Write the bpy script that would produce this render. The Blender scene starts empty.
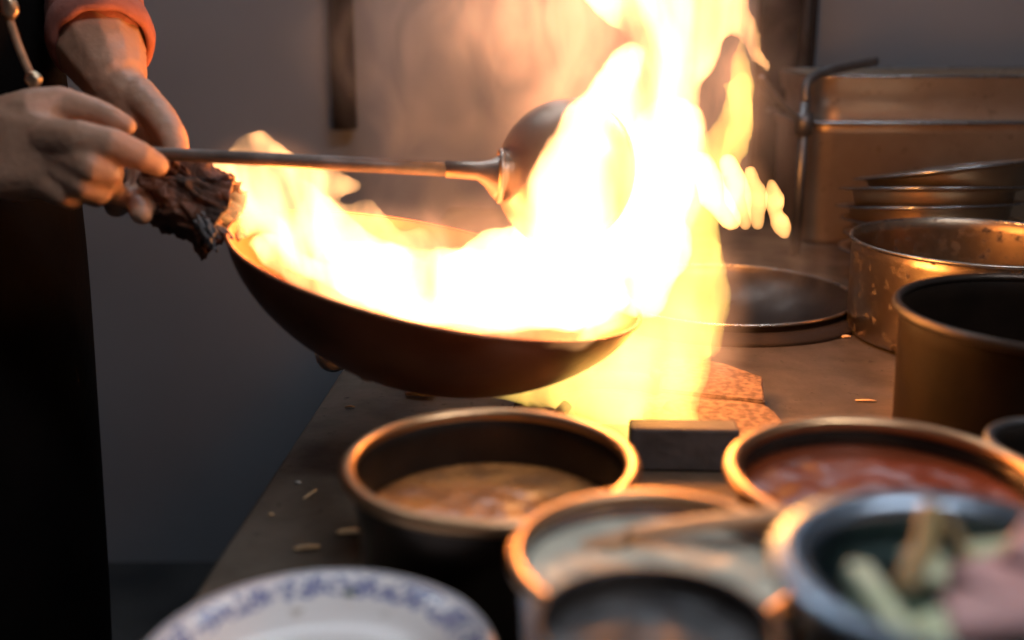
import bpy, bmesh, math, random
from mathutils import Vector, Matrix, noise as mnoise
random.seed(7)
PI = math.pi
S = bpy.context.scene
COL = S.collection
V = Vector

# ------------------------------------------------------------------ camera
FPX = 1100.0
PITCH = math.radians(15.5)
CAM = V((0, 0, 1.25))
TABLE = 0.85
cd = bpy.data.cameras.new('camera')
cam = bpy.data.objects.new('camera', cd)
COL.objects.link(cam)
cam.location = CAM
cam.rotation_euler = (PI / 2 - PITCH, 0, 0)
cd.sensor_width = 36
cd.lens = FPX / 1024 * 36
cd.clip_start = 0.05
cd.dof.use_dof = True
cd.dof.focus_distance = 1.24
cd.dof.aperture_fstop = 2.4
S.camera = cam
S.view_settings.view_transform = 'Standard'
S.view_settings.look = 'None'
S.view_settings.gamma = 1
S.view_settings.exposure = 0
S.view_settings.use_curve_mapping = False

def W(px, py, Z):
    """where the thing seen at (px, py) of the photograph stands, Z metres away along the view axis"""
    xc = (px - 512) / FPX * Z
    yc = (py - 320) / FPX * Z
    return V((xc, Z * math.cos(PITCH) - yc * math.sin(PITCH), CAM.z - Z * math.sin(PITCH) - yc * math.cos(PITCH)))

def T(px, py, h=0.0):
    """the point of the worktop plane (raised by h) under a pixel"""
    a, b = W(px, py, 1.0), CAM
    d = a - b
    t = (TABLE + h - CAM.z) / d.z
    return b + d * t

# ------------------------------------------------------------------ materials
def new_mat(name):
    m = bpy.data.materials.new(name)
    m.use_nodes = True
    nt = m.node_tree
    for n in list(nt.nodes):
        nt.nodes.remove(n)
    out = nt.nodes.new('ShaderNodeOutputMaterial')
    return m, nt, out

def N(nt, t, **kw):
    n = nt.nodes.new(t)
    for k, v in kw.items():
        if k in n.inputs.keys() if isinstance(k, str) else False:
            n.inputs[k].default_value = v
        else:
            setattr(n, k, v)
    return n

def ramp(nt, src, stops):
    r = nt.nodes.new('ShaderNodeValToRGB')
    el = r.color_ramp.elements
    while len(el) > 1:
        el.remove(el[-1])
    el[0].position = stops[0][0]
    c = stops[0][1]
    el[0].color = (*c, 1) if len(c) == 3 else c
    for p, c in stops[1:]:
        e = el.new(p)
        e.color = (*c, 1) if len(c) == 3 else c
    nt.links.new(src, r.inputs[0])
    return r

def g(x):
    return (x, x, x)

def surf(name, c1, c2=None, metal=0.0, rough=(0.4, 0.5), scale=20.0, bump=0.0, bscale=None, spec=0.5,
         dirt=None, dirt_amt=0.5, dirt_scale=12.0, dirt_rough=0.85, coat=0.0, sss=0.0, stretch=(1, 1, 1), detail=6, contrast=(0.3, 0.7)):
    m, nt, out = new_mat(name)
    b = nt.nodes.new('ShaderNodeBsdfPrincipled')
    nt.links.new(b.outputs[0], out.inputs[0])
    tc = nt.nodes.new('ShaderNodeTexCoord')
    mp = nt.nodes.new('ShaderNodeMapping')
    mp.inputs['Scale'].default_value = stretch
    nt.links.new(tc.outputs['Object'], mp.inputs[0])
    n1 = nt.nodes.new('ShaderNodeTexNoise')
    n1.inputs['Scale'].default_value = scale
    n1.inputs['Detail'].default_value = detail
    nt.links.new(mp.outputs[0], n1.inputs['Vector'])
    c2 = c2 or c1
    r = ramp(nt, n1.outputs['Fac'], [(contrast[0], c1), (contrast[1], c2)])
    rr = ramp(nt, n1.outputs['Fac'], [(contrast[0], g(rough[0])), (contrast[1], g(rough[1]))])
    col, rg, met = r.outputs[0], rr.outputs[0], None
    if dirt:
        n2 = nt.nodes.new('ShaderNodeTexNoise')
        n2.inputs['Scale'].default_value = dirt_scale
        n2.inputs['Detail'].default_value = 8
        n2.inputs['Roughness'].default_value = 0.7
        nt.links.new(tc.outputs['Object'], n2.inputs['Vector'])
        a = 1 - dirt_amt
        fr = ramp(nt, n2.outputs['Fac'], [(a * 0.6 + 0.18, g(0)), (a * 0.6 + 0.26, g(1))])
        mx = nt.nodes.new('ShaderNodeMix'); mx.data_type = 'RGBA'
        nt.links.new(fr.outputs[0], mx.inputs[0])
        nt.links.new(col, mx.inputs[6]); mx.inputs[7].default_value = (*dirt, 1)
        col = mx.outputs[2]
        m2 = nt.nodes.new('ShaderNodeMix')
        nt.links.new(fr.outputs[0], m2.inputs[0]); nt.links.new(rg, m2.inputs[2]); m2.inputs[3].default_value = dirt_rough
        rg = m2.outputs[0]
        m3 = nt.nodes.new('ShaderNodeMix')
        nt.links.new(fr.outputs[0], m3.inputs[0]); m3.inputs[2].default_value = metal; m3.inputs[3].default_value = metal * 0.15
        met = m3.outputs[0]
    nt.links.new(col, b.inputs['Base Color'])
    nt.links.new(rg, b.inputs['Roughness'])
    if met: nt.links.new(met, b.inputs['Metallic'])
    else: b.inputs['Metallic'].default_value = metal
    b.inputs['Specular IOR Level'].default_value = spec
    b.inputs['Coat Weight'].default_value = coat
    b.inputs['Coat Roughness'].default_value = 0.1
    if sss:
        b.inputs['Subsurface Weight'].default_value = sss
        b.inputs['Subsurface Radius'].default_value = (0.01, 0.004, 0.002)
        b.inputs['Subsurface Scale'].default_value = 0.5
    if bump:
        n3 = nt.nodes.new('ShaderNodeTexNoise')
        n3.inputs['Scale'].default_value = bscale or scale
        n3.inputs['Detail'].default_value = 8
        nt.links.new(mp.outputs[0], n3.inputs['Vector'])
        bp = nt.nodes.new('ShaderNodeBump')
        bp.inputs['Strength'].default_value = bump
        bp.inputs['Distance'].default_value = 0.002
        nt.links.new(n3.outputs['Fac'], bp.inputs['Height'])
        nt.links.new(bp.outputs[0], b.inputs['Normal'])
    return m

M = {}
M['wall'] = surf('grey_wall_paint', (0.14, 0.155, 0.178), (0.18, 0.195, 0.22), rough=(0.45, 0.7), scale=1.6, bump=0.1, bscale=6, dirt=(0.05, 0.04, 0.035), dirt_amt=0.16, dirt_scale=2.2)
M['floor'] = surf('dark_wet_floor_tile', (0.02, 0.022, 0.024), (0.05, 0.05, 0.05), rough=(0.3, 0.6), scale=5)
M['ceiling'] = surf('ceiling_paint', (0.15, 0.15, 0.15), (0.2, 0.2, 0.2), rough=(0.8, 0.9), scale=2)
M['counter'] = surf('greasy_steel_worktop', (0.20, 0.162, 0.125), (0.075, 0.055, 0.038), metal=0.6, rough=(0.3, 0.5), scale=14, bump=0.35, bscale=60, dirt=(0.025, 0.015, 0.009), dirt_amt=0.3, dirt_scale=60, dirt_rough=0.7)
M['steel'] = surf('worn_steel', (0.42, 0.38, 0.34), (0.26, 0.23, 0.2), metal=1, rough=(0.22, 0.4), scale=14, bump=0.12, bscale=70, dirt=(0.05, 0.025, 0.012), dirt_amt=0.34, dirt_scale=30, dirt_rough=0.5)
M['steel_clean'] = surf('polished_steel', (0.42, 0.44, 0.47), (0.3, 0.32, 0.34), metal=1, rough=(0.2, 0.3), scale=8, bump=0.05)
M['steel_bowl'] = surf('brushed_blue_steel', (0.30, 0.38, 0.47), (0.22, 0.29, 0.36), metal=1, rough=(0.28, 0.36), scale=8, bump=0.05)
M['steel_pan'] = surf('mottled_steel_pan', (0.47, 0.36, 0.27), (0.32, 0.235, 0.17), metal=0.8, rough=(0.38, 0.52), scale=9, bump=0.2, bscale=30, dirt=(0.06, 0.04, 0.025), dirt_amt=0.3, dirt_scale=40, dirt_rough=0.6)
M['pot_rust'] = surf('sooty_pot_steel', (0.40, 0.31, 0.22), (0.2, 0.145, 0.1), metal=1, rough=(0.27, 0.4), scale=10, bump=0.25, bscale=50, dirt=(0.018, 0.008, 0.004), dirt_amt=0.36, dirt_scale=70, dirt_rough=0.9)
M['black_pot'] = surf('soot_black_pot', (0.006, 0.004, 0.003), (0.014, 0.008, 0.005), metal=0.0, spec=0.06, rough=(0.45, 0.65), scale=18, bump=0.3, bscale=60)
M['dish_steel'] = surf('dull_dish_steel', (0.5, 0.41, 0.31), (0.3, 0.235, 0.17), metal=1, rough=(0.34, 0.46), scale=10, bump=0.2, bscale=20)
M['dark_pot'] = surf('dark_greasy_pot', (0.07, 0.055, 0.045), (0.03, 0.022, 0.018), metal=0.8, rough=(0.25, 0.45), scale=14, bump=0.2, bscale=40)
M['copper_rim'] = surf('worn_pot_rim', (0.62, 0.38, 0.2), (0.40, 0.24, 0.14), metal=1, rough=(0.28, 0.42), scale=30, bump=0.2)
M['wok'] = surf('seasoned_iron_wok', (0.34, 0.13, 0.065), (0.13, 0.05, 0.028), metal=0.5, rough=(0.36, 0.5), scale=9, bump=0.3, bscale=30)
M['ladle'] = surf('ladle_steel', (0.62, 0.5, 0.42), (0.36, 0.25, 0.18), metal=0.85, rough=(0.32, 0.45), scale=16, bump=0.15)
M['ladle_shaft'] = surf('ladle_shaft_steel', (0.16, 0.12, 0.10), (0.07, 0.05, 0.04), metal=0.4, rough=(0.4, 0.55), scale=40, bump=0.3)
M['iron'] = surf('rough_cast_iron', (0.05, 0.045, 0.045), (0.1, 0.085, 0.08), metal=0.3, rough=(0.6, 0.8), scale=40, bump=0.7, bscale=90)
M['stone'] = surf('scorched_stone', (0.17, 0.095, 0.055), (0.06, 0.032, 0.02), rough=(0.75, 0.9), contrast=(0.38, 0.62), scale=140, bump=0.8, bscale=80)
M['skin'] = surf('skin', (0.33, 0.19, 0.125), (0.43, 0.25, 0.165), rough=(0.42, 0.55), scale=25, bump=0.35, bscale=160, sss=0.12)
M['nail'] = surf('fingernail', (0.6, 0.4, 0.32), rough=(0.25, 0.3), scale=20)
M['shirt'] = surf('faded_red_shirt_cloth', (0.30, 0.10, 0.07), (0.22, 0.075, 0.055), rough=(0.85, 0.95), scale=60, bump=0.5, bscale=250)
M['black_cloth'] = surf('black_apron_cloth', (0.003, 0.0026, 0.0026), (0.006, 0.0045, 0.004), rough=(0.85, 0.95), scale=12, bump=0.5, bscale=60, spec=0.04)
M['cord'] = surf('tan_cord', (0.32, 0.2, 0.12), (0.2, 0.12, 0.07), rough=(0.7, 0.8), scale=60, bump=0.5)
M['clip'] = surf('brass_clip', (0.6, 0.45, 0.3), metal=1, rough=(0.3, 0.4), scale=20)
M['hair'] = surf('black_hair', (0.01, 0.01, 0.01), (0.03, 0.025, 0.02), rough=(0.4, 0.6), scale=80, bump=0.8)
M['rag'] = surf('greasy_brown_rag', (0.13, 0.045, 0.02), (0.035, 0.018, 0.012), rough=(0.6, 0.85), scale=30, bump=0.9, bscale=110, contrast=(0.4, 0.6))
M['rag_lining'] = surf('grey_rag_lining', (0.22, 0.22, 0.23), (0.10, 0.09, 0.09), rough=(0.7, 0.85), scale=40, bump=0.6)
M['sauce'] = surf('dark_red_sauce', (0.21, 0.042, 0.012), (0.12, 0.024, 0.008), rough=(0.22, 0.34), scale=8, bump=0.1, bscale=16)
M['broth'] = surf('brown_oily_broth', (0.55, 0.23, 0.07), (0.2, 0.08, 0.03), rough=(0.15, 0.4), scale=45, bump=0.8, bscale=70, coat=0.15)
M['soy'] = surf('black_glossy_sauce', (0.02, 0.021, 0.024), (0.045, 0.035, 0.03), rough=(0.3, 0.42), scale=12, bump=0.15)
M['black_rim'] = surf('dark_rim_metal', (0.06, 0.065, 0.075), (0.03, 0.03, 0.035), metal=0.7, rough=(0.35, 0.5), scale=20)
M['soup'] = surf('pale_cloudy_liquid', (0.62, 0.6, 0.48), (0.34, 0.33, 0.27), rough=(0.4, 0.6), scale=50, bump=0.3, bscale=90)
M['spoon'] = surf('wooden_spoon', (0.6, 0.33, 0.17), (0.5, 0.26, 0.13), rough=(0.4, 0.5), scale=30)
M['leek'] = surf('pale_green_vegetable', (0.42, 0.5, 0.3), (0.62, 0.64, 0.46), rough=(0.4, 0.5), scale=60, bump=0.2, sss=0.1)
M['leek_dark'] = surf('dark_green_vegetable', (0.06, 0.11, 0.07), (0.14, 0.2, 0.12), rough=(0.35, 0.5), scale=60, bump=0.2)
M['ginger'] = surf('olive_brown_vegetable', (0.28, 0.19, 0.06), (0.17, 0.11, 0.04), rough=(0.4, 0.6), scale=60, bump=0.3)
M['meat'] = surf('pink_sliced_meat', (0.52, 0.3, 0.29), (0.34, 0.19, 0.19), rough=(0.35, 0.5), scale=50, bump=0.5, bscale=60, sss=0.15)
M['crumb'] = surf('dry_food_scrap', (0.6, 0.4, 0.22), (0.42, 0.26, 0.13), rough=(0.6, 0.7), scale=100)
M['rubber'] = surf('black_shoe_rubber', (0.012, 0.012, 0.012), (0.02, 0.02, 0.02), rough=(0.5, 0.6), scale=20)
M['pipe'] = surf('dull_grey_pipe', (0.16, 0.16, 0.165), (0.08, 0.075, 0.075), metal=0.8, rough=(0.35, 0.55), scale=20, bump=0.2)
M['black_pipe'] = surf('sooty_post', (0.012, 0.010, 0.010), (0.022, 0.016, 0.014), metal=0.0, spec=0.15, rough=(0.7, 0.85), scale=20, bump=0.2)
M['cabinet'] = surf('dark_counter_front', (0.05, 0.045, 0.04), (0.025, 0.022, 0.02), metal=0.6, rough=(0.4, 0.6), scale=10, bump=0.2)
M['white_dish'] = surf('pale_melamine', (0.5, 0.48, 0.45), (0.4, 0.38, 0.35), rough=(0.3, 0.4), scale=20)
M['lamp'], _nt, _o = new_mat('added_lamp_tube')
_e = _nt.nodes.new('ShaderNodeEmission'); _e.inputs[0].default_value = (0.8, 0.9, 1, 1); _e.inputs[1].default_value = 22
_nt.links.new(_e.outputs[0], _o.inputs[0])

def plate_mat():
    m, nt, out = new_mat('blue_and_white_porcelain')
    b = nt.nodes.new('ShaderNodeBsdfPrincipled')
    nt.links.new(b.outputs[0], out.inputs[0])
    tc = nt.nodes.new('ShaderNodeTexCoord')
    sp = nt.nodes.new('ShaderNodeSeparateXYZ'); nt.links.new(tc.outputs['Object'], sp.inputs[0])
    def mth(op, a, b_=None):
        n = nt.nodes.new('ShaderNodeMath'); n.operation = op
        for i, x in enumerate((a, b_)):
            if x is None: continue
            if isinstance(x, (int, float)): n.inputs[i].default_value = x
            else: nt.links.new(x, n.inputs[i])
        return n.outputs[0]
    r = mth('SQRT', mth('ADD', mth('POWER', sp.outputs[0], 2), mth('POWER', sp.outputs[1], 2)))
    ang = mth('ARCTAN2', sp.outputs[1], sp.outputs[0])
    # flower medallions: rings around the band, with leafy scrolls between them
    k = 16
    fa = mth('SUBTRACT', mth('FRACT', mth('MULTIPLY', mth('ADD', ang, PI), k / (2 * PI))), 0.5)
    du = mth('MULTIPLY', fa, 2 * PI * 0.083 / k)
    dv = mth('SUBTRACT', r, 0.0815)
    dd = mth('SQRT', mth('ADD', mth('POWER', du, 2), mth('POWER', dv, 2)))
    petals = mth('MULTIPLY', mth('SINE', mth('MULTIPLY', mth('ARCTAN2', dv, du), 6)), 0.0010)
    d2 = mth('ADD', dd, petals)
    ring = mth('MULTIPLY', mth('GREATER_THAN', d2, 0.0028), mth('LESS_THAN', d2, 0.0058))
    dot = mth('LESS_THAN', d2, 0.0013)
    flower = mth('MAXIMUM', ring, dot)
    vo = nt.nodes.new('ShaderNodeTexNoise'); vo.inputs['Scale'].default_value = 190; vo.inputs['Detail'].default_value = 2
    nt.links.new(tc.outputs['Object'], vo.inputs['Vector'])
    scroll = mth('MULTIPLY', mth('GREATER_THAN', vo.outputs[0], 0.5), mth('GREATER_THAN', dd, 0.0066))
    pat = mth('MAXIMUM', flower, mth('MULTIPLY', scroll, 0.8))
    band = mth('MULTIPLY', mth('GREATER_THAN', r, 0.0735), mth('LESS_THAN', r, 0.0895))
    line = mth('MULTIPLY', mth('GREATER_THAN', r, 0.0915), mth('LESS_THAN', r, 0.0935))
    pat = mth('MAXIMUM', mth('MULTIPLY', pat, band), mth('MULTIPLY', line, 0.55))
    mx = nt.nodes.new('ShaderNodeMix'); mx.data_type = 'RGBA'
    nt.links.new(pat, mx.inputs[0])
    mx.inputs[6].default_value = (0.74, 0.71, 0.70, 1); mx.inputs[7].default_value = (0.025, 0.06, 0.27, 1)
    # food stains on the well
    st = nt.nodes.new('ShaderNodeTexNoise'); st.inputs['Scale'].default_value = 38; st.inputs['Detail'].default_value = 5
    nt.links.new(tc.outputs['Object'], st.inputs['Vector'])
    sr = ramp(nt, st.outputs[0], [(0.60, g(0)), (0.68, g(1))])
    inner = mth('LESS_THAN', r, 0.069)
    mx2 = nt.nodes.new('ShaderNodeMix'); mx2.data_type = 'RGBA'
    nt.links.new(mth('MULTIPLY', sr.outputs[0], mth('MULTIPLY', inner, 0.55)), mx2.inputs[0])
    nt.links.new(mx.outputs[2], mx2.inputs[6]); mx2.inputs[7].default_value = (0.22, 0.14, 0.07, 1)
    nt.links.new(mx2.outputs[2], b.inputs['Base Color'])
    b.inputs['Roughness'].default_value = 0.2
    return m
M['plate'] = plate_mat()

def flame_mat(name, col, strength, skin, nscale=14.0, lo=0.35, hi=0.62, stretch=(1, 1, 0.35), floor_=0.0, distort=1.2):
    """glowing gas: the body of the flame gives off light through its whole depth"""
    m, nt, out = new_mat(name)
    tc = nt.nodes.new('ShaderNodeTexCoord')
    mp = nt.nodes.new('ShaderNodeMapping'); mp.inputs['Scale'].default_value = stretch
    nt.links.new(tc.outputs['Object'], mp.inputs[0])
    n1 = nt.nodes.new('ShaderNodeTexNoise')
    n1.inputs['Scale'].default_value = nscale; n1.inputs['Detail'].default_value = 3; n1.inputs['Distortion'].default_value = distort
    nt.links.new(mp.outputs[0], n1.inputs['Vector'])
    r = ramp(nt, n1.outputs[0], [(lo, g(floor_)), (hi, g(1))])
    r.color_ramp.interpolation = 'EASE'
    mu = nt.nodes.new('ShaderNodeMath'); mu.operation = 'MULTIPLY'; mu.inputs[1].default_value = strength
    nt.links.new(r.outputs[0], mu.inputs[0])
    e = nt.nodes.new('ShaderNodeEmission'); e.inputs[0].default_value = (*col, 1)
    nt.links.new(mu.outputs[0], e.inputs[1])
    nt.links.new(e.outputs[0], out.inputs['Volume'])
    tr = nt.nodes.new('ShaderNodeBsdfTransparent')
    em = nt.nodes.new('ShaderNodeEmission'); em.inputs[0].default_value = (*col, 1); em.inputs[1].default_value = skin
    ad = nt.nodes.new('ShaderNodeAddShader')
    nt.links.new(tr.outputs[0], ad.inputs[0]); nt.links.new(em.outputs[0], ad.inputs[1])
    nt.links.new(ad.outputs[0], out.inputs['Surface'])
    return m

def smoke_mat(name, density, col, lo, hi, nscale=5.0, aniso=0.2):
    m, nt, out = new_mat(name)
    tc = nt.nodes.new('ShaderNodeTexCoord')
    mp = nt.nodes.new('ShaderNodeMapping'); mp.inputs['Scale'].default_value = (1, 1, 0.6)
    nt.links.new(tc.outputs['Object'], mp.inputs[0])
    n1 = nt.nodes.new('ShaderNodeTexNoise')
    n1.inputs['Scale'].default_value = nscale; n1.inputs['Detail'].default_value = 5; n1.inputs['Distortion'].default_value = 1.5
    nt.links.new(mp.outputs[0], n1.inputs['Vector'])
    r = ramp(nt, n1.outputs[0], [(lo, g(0)), (hi, g(1))])
    mu = nt.nodes.new('ShaderNodeMath'); mu.operation = 'MULTIPLY'; mu.inputs[1].default_value = density
    nt.links.new(r.outputs[0], mu.inputs[0])
    v = nt.nodes.new('ShaderNodeVolumeScatter'); v.inputs['Color'].default_value = (*col, 1); v.inputs['Anisotropy'].default_value = aniso
    nt.links.new(mu.outputs[0], v.inputs['Density'])
    nt.links.new(v.outputs[0], out.inputs['Volume'])
    return m

# ------------------------------------------------------------------ mesh helpers
def link_bm(name, bm, mat, parent=None, smooth=True):
    me = bpy.data.meshes.new(name)
    bmesh.ops.recalc_face_normals(bm, faces=bm.faces[:])
    bm.to_mesh(me); bm.free()
    return link_me(name, me, mat, parent, smooth)

def link_me(name, me, mat, parent=None, smooth=True):
    o = bpy.data.objects.new(name, me)
    for mm in (mat if isinstance(mat, (list, tuple)) else [mat]):
        me.materials.append(mm)
    if smooth:
        me.polygons.foreach_set('use_smooth', [True] * len(me.polygons))
    COL.objects.link(o)
    if parent: o.parent = parent
    return o

def thing(name, label, cat, loc=(0, 0, 0), rot=(0, 0, 0), group=None, kind=None):
    o = bpy.data.objects.new(name, None)
    o.empty_display_size = 0.05
    COL.objects.link(o)
    o.location = loc; o.rotation_euler = rot
    tag(o, label, cat, group, kind)
    return o

def tag(o, label=None, cat=None, group=None, kind=None):
    if label: o['label'] = label
    if cat: o['category'] = cat
    if group: o['group'] = group
    if kind: o['kind'] = kind
    return o

def lathe(prof, seg=96, close=False, bm=None, wob=0.0):
    bm = bm or bmesh.new()
    rings = []
    for r, z in prof:
        if r < 1e-6:
            rings.append([bm.verts.new((0, 0, z))])
        else:
            rings.append([bm.verts.new((r * (1 + wob * math.sin(3 * a + 1)) * math.cos(a), r * math.sin(a) * (1 - wob * math.cos(2 * a)), z + wob * 0.3 * r * math.sin(2 * a)))
                          for a in [2 * PI * i / seg for i in range(seg)]])
    pairs = list(zip(rings, rings[1:])) + ([(rings[-1], rings[0])] if close else [])
    for A, B in pairs:
        for i in range(seg):
            j = (i + 1) % seg
            if len(A) == 1 and len(B) == 1: continue
            if len(A) == 1: bm.faces.new((A[0], B[i], B[j]))
            elif len(B) == 1: bm.faces.new((A[i], A[j], B[0]))
            else: bm.faces.new((A[i], A[j], B[j], B[i]))
    return bm

def torus_bm(R, r, z=0, seg=96, sides=12, wob=0.0, bm=None):
    prof = [(R + r * math.cos(t), z + r * math.sin(t)) for t in [2 * PI * k / sides for k in range(sides)]]
    return lathe(prof, seg, close=True, bm=bm, wob=wob)

def tube_bm(pts, rad, sides=14, bm=None, flat=1.0, cap=True):
    """swept tube through pts; rad number or list"""
    bm = bm or bmesh.new()
    pts = [V(p) for p in pts]
    n = len(pts)
    rads = rad if isinstance(rad, (list, tuple)) else [rad] * n
    rings = []
    ref = None
    for i, p in enumerate(pts):
        t = (pts[min(i + 1, n - 1)] - pts[max(i - 1, 0)]).normalized()
        if ref is None:
            ref = V((0, 0, 1)) if abs(t.z) < 0.9 else V((1, 0, 0))
        a = (ref - t * ref.dot(t)).normalized()
        b = t.cross(a)
        ref = a
        rings.append([bm.verts.new(p + a * (rads[i] * flat * math.cos(u)) + b * (rads[i] * math.sin(u))) for u in [2 * PI * k / sides for k in range(sides)]])
    for A, B in zip(rings, rings[1:]):
        for i in range(sides):
            j = (i + 1) % sides
            bm.faces.new((A[i], A[j], B[j], B[i]))
    if cap:
        bm.faces.new(rings[0]); bm.faces.new(rings[-1])
    return bm

def smooth_path(pts, k=6):
    """Catmull-Rom through the points; the points may carry a radius as 4th value"""
    P = [tuple(p) for p in pts]
    out = []
    for i in range(len(P) - 1):
        p0, p1, p2, p3 = P[max(i - 1, 0)], P[i], P[i + 1], P[min(i + 2, len(P) - 1)]
        for s in range(k):
            t = s / k
            out.append(tuple(0.5 * (2 * b + (c - a) * t + (2 * a - 5 * b + 4 * c - d) * t * t + (-a + 3 * b - 3 * c + d) * t ** 3) for a, b, c, d in zip(p0, p1, p2, p3)))
    out.append(P[-1])
    return out

_SPH = None
def sph_pts():
    global _SPH
    if _SPH is None:
        b = bmesh.new(); bmesh.ops.create_icosphere(b, subdivisions=2, radius=1)
        _SPH = [v.co.copy() for v in b.verts]; b.free()
    return _SPH

def hull(bm, balls):
    """convex hull of a few balls ((x,y,z), r) or ellipsoids ((x,y,z),(rx,ry,rz))"""
    tmp = bmesh.new()
    for c, r in balls:
        c = V(c); rr = V(r) if isinstance(r, (tuple, list, Vector)) else V((r, r, r))
        for p in sph_pts():
            tmp.verts.new(c + V((p.x * rr.x, p.y * rr.y, p.z * rr.z)))
    res = bmesh.ops.convex_hull(tmp, input=tmp.verts[:])
    loose = [v for v in tmp.verts if not v.link_faces]
    bmesh.ops.delete(tmp, geom=loose, context='VERTS')
    me = bpy.data.meshes.new('t'); tmp.to_mesh(me); tmp.free()
    bm.from_mesh(me); bpy.data.meshes.remove(me)

def chain(bm, nodes):
    """nodes: (x,y,z,r): tapered capsules one after another"""
    for a, b in zip(nodes, nodes[1:]):
        hull(bm, [(a[:3], a[3]), (b[:3], b[3])])

def fuse(bm, voxel, smooth=4, fac=0.5, disp=None, disp_amt=0.0, disp_scale=0.05):
    """one continuous skin over all the shapes in bm"""
    bmesh.ops.recalc_face_normals(bm, faces=bm.faces[:])
    me = bpy.data.meshes.new('t'); bm.to_mesh(me); bm.free()
    o = bpy.data.objects.new('t', me); COL.objects.link(o)
    r = o.modifiers.new('r', 'REMESH'); r.mode = 'VOXEL'; r.voxel_size = voxel; r.use_smooth_shade = True
    s = o.modifiers.new('s', 'SMOOTH'); s.iterations = smooth; s.factor = fac
    dg = bpy.context.evaluated_depsgraph_get(); dg.update()
    ev = o.evaluated_get(dg)
    out = bpy.data.meshes.new_from_object(ev)
    bpy.data.objects.remove(o); bpy.data.meshes.remove(me)
    if disp_amt:
        out.calc_loop_triangles()
        cos = [v.co.copy() for v in out.vertices]
        nrm = [v.normal.copy() for v in out.vertices]
        for v, c, n in zip(out.vertices, cos, nrm):
            f = mnoise.fractal(c / disp_scale, 1.0, 2.0, 4) if disp != 'ridge' else (abs(mnoise.fractal(c / disp_scale, 1.0, 2.0, 3)) * 2 - 0.6)
            v.co = c + n * (f * disp_amt)
    return out

def box_bm(size, bevel=0.0, center=(0, 0, 0), bm=None, seg=2):
    b = bmesh.new()
    bmesh.ops.create_cube(b, size=1)
    for v in b.verts:
        v.co = V((v.co.x * size[0], v.co.y * size[1], v.co.z * size[2]))
    if bevel:
        bmesh.ops.bevel(b, geom=b.edges[:], offset=bevel, segments=seg, affect='EDGES', profile=0.5)
    for v in b.verts: v.co += V(center)
    if bm is None: return b
    me = bpy.data.meshes.new('t'); b.to_mesh(me); b.free(); bm.from_mesh(me); bpy.data.meshes.remove(me)
    return bm

def structure(name, size, center, mat, rotz=0.0, pivot=None):
    o = link_bm(name, box_bm(size), mat, smooth=False)
    o.location = center; o.rotation_euler = (0, 0, rotz)
    o['kind'] = 'structure'
    return o

# ------------------------------------------------------------------ room shell
WALLY = 2.36
structure('floor', (4.4, 4.6, 0.1), (0, 0.3, -0.05), M['floor'])
structure('wall_back', (4.4, 0.1, 2.7), (0, WALLY + 0.05, 1.35), M['wall'])
structure('wall_left', (0.1, 4.6, 2.7), (-2.0, 0.1, 1.35), M['wall'])
structure('wall_right', (0.1, 4.6, 2.7), (2.0, 0.1, 1.35), M['wall'])
structure('wall_front', (4.4, 0.1, 2.7), (0, -1.75, 1.35), M['wall'])
structure('ceiling', (4.4, 4.6, 0.1), (0, 0.3, 2.75), M['ceiling'])

# window added high out of view, its panes give cool highlights on the rims
WX0, WX1, WZ0, WZ1 = -0.35, 0.95, 1.88, 2.36
win = thing('added_window_1', 'frosted window added high out of view to give cool highlights on the pot rims', 'window', (0, 0, 0), kind='structure')
M['daylight'], _nt, _o = new_mat('added_daylight_pane')
_e = _nt.nodes.new('ShaderNodeEmission'); _e.inputs[0].default_value = (0.72, 0.86, 1, 1); _e.inputs[1].default_value = 4.0
_nt.links.new(_e.outputs[0], _o.inputs[0])
for (a0, a1) in ((WX0, 0.0), (0.55, WX1)):
    link_bm('pane', box_bm((a1 - a0, 0.01, WZ1 - WZ0), 0, ((a0 + a1) / 2, WALLY - 0.008, (WZ0 + WZ1) / 2)), M['daylight'], win, False)
    for zz in (WZ0, WZ1): link_bm('frame', box_bm((a1 - a0 + 0.08, 0.03, 0.04), 0.004, ((a0 + a1) / 2, WALLY - 0.016, zz)), M['ceiling'], win, False)
    for xx in (a0, a1): link_bm('frame', box_bm((0.04, 0.03, WZ1 - WZ0 + 0.04), 0.004, (xx, WALLY - 0.016, (WZ0 + WZ1) / 2)), M['ceiling'], win, False)

# ceiling lamps added out of view to throw cool light on the counter
for (x, y, lab) in ((-0.35, 1.75, 'added long cool fluorescent ceiling lamp, out of view above the back of the counter'),
                    (0.75, 0.1, 'added long cool fluorescent ceiling lamp, out of view behind the camera side of the counter')):
    t = thing('added_ceiling_lamp', lab, 'lamp', (x, y, 2.70), group='added fluorescent ceiling lamps')
    link_bm('housing', box_bm((1.25, 0.16, 0.04), 0.008, (0, 0, -0.02)), M['ceiling'], t, False)
    link_bm('tube', tube_bm([(-0.58, 0, -0.06), (0.58, 0, -0.06)], 0.018), M['lamp'], t)
    for s in (-1, 1):
        link_bm('end_cap', box_bm((0.03, 0.05, 0.06), 0.006, (s * 0.6, 0, -0.055)), M['ceiling'], t, False)

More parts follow.
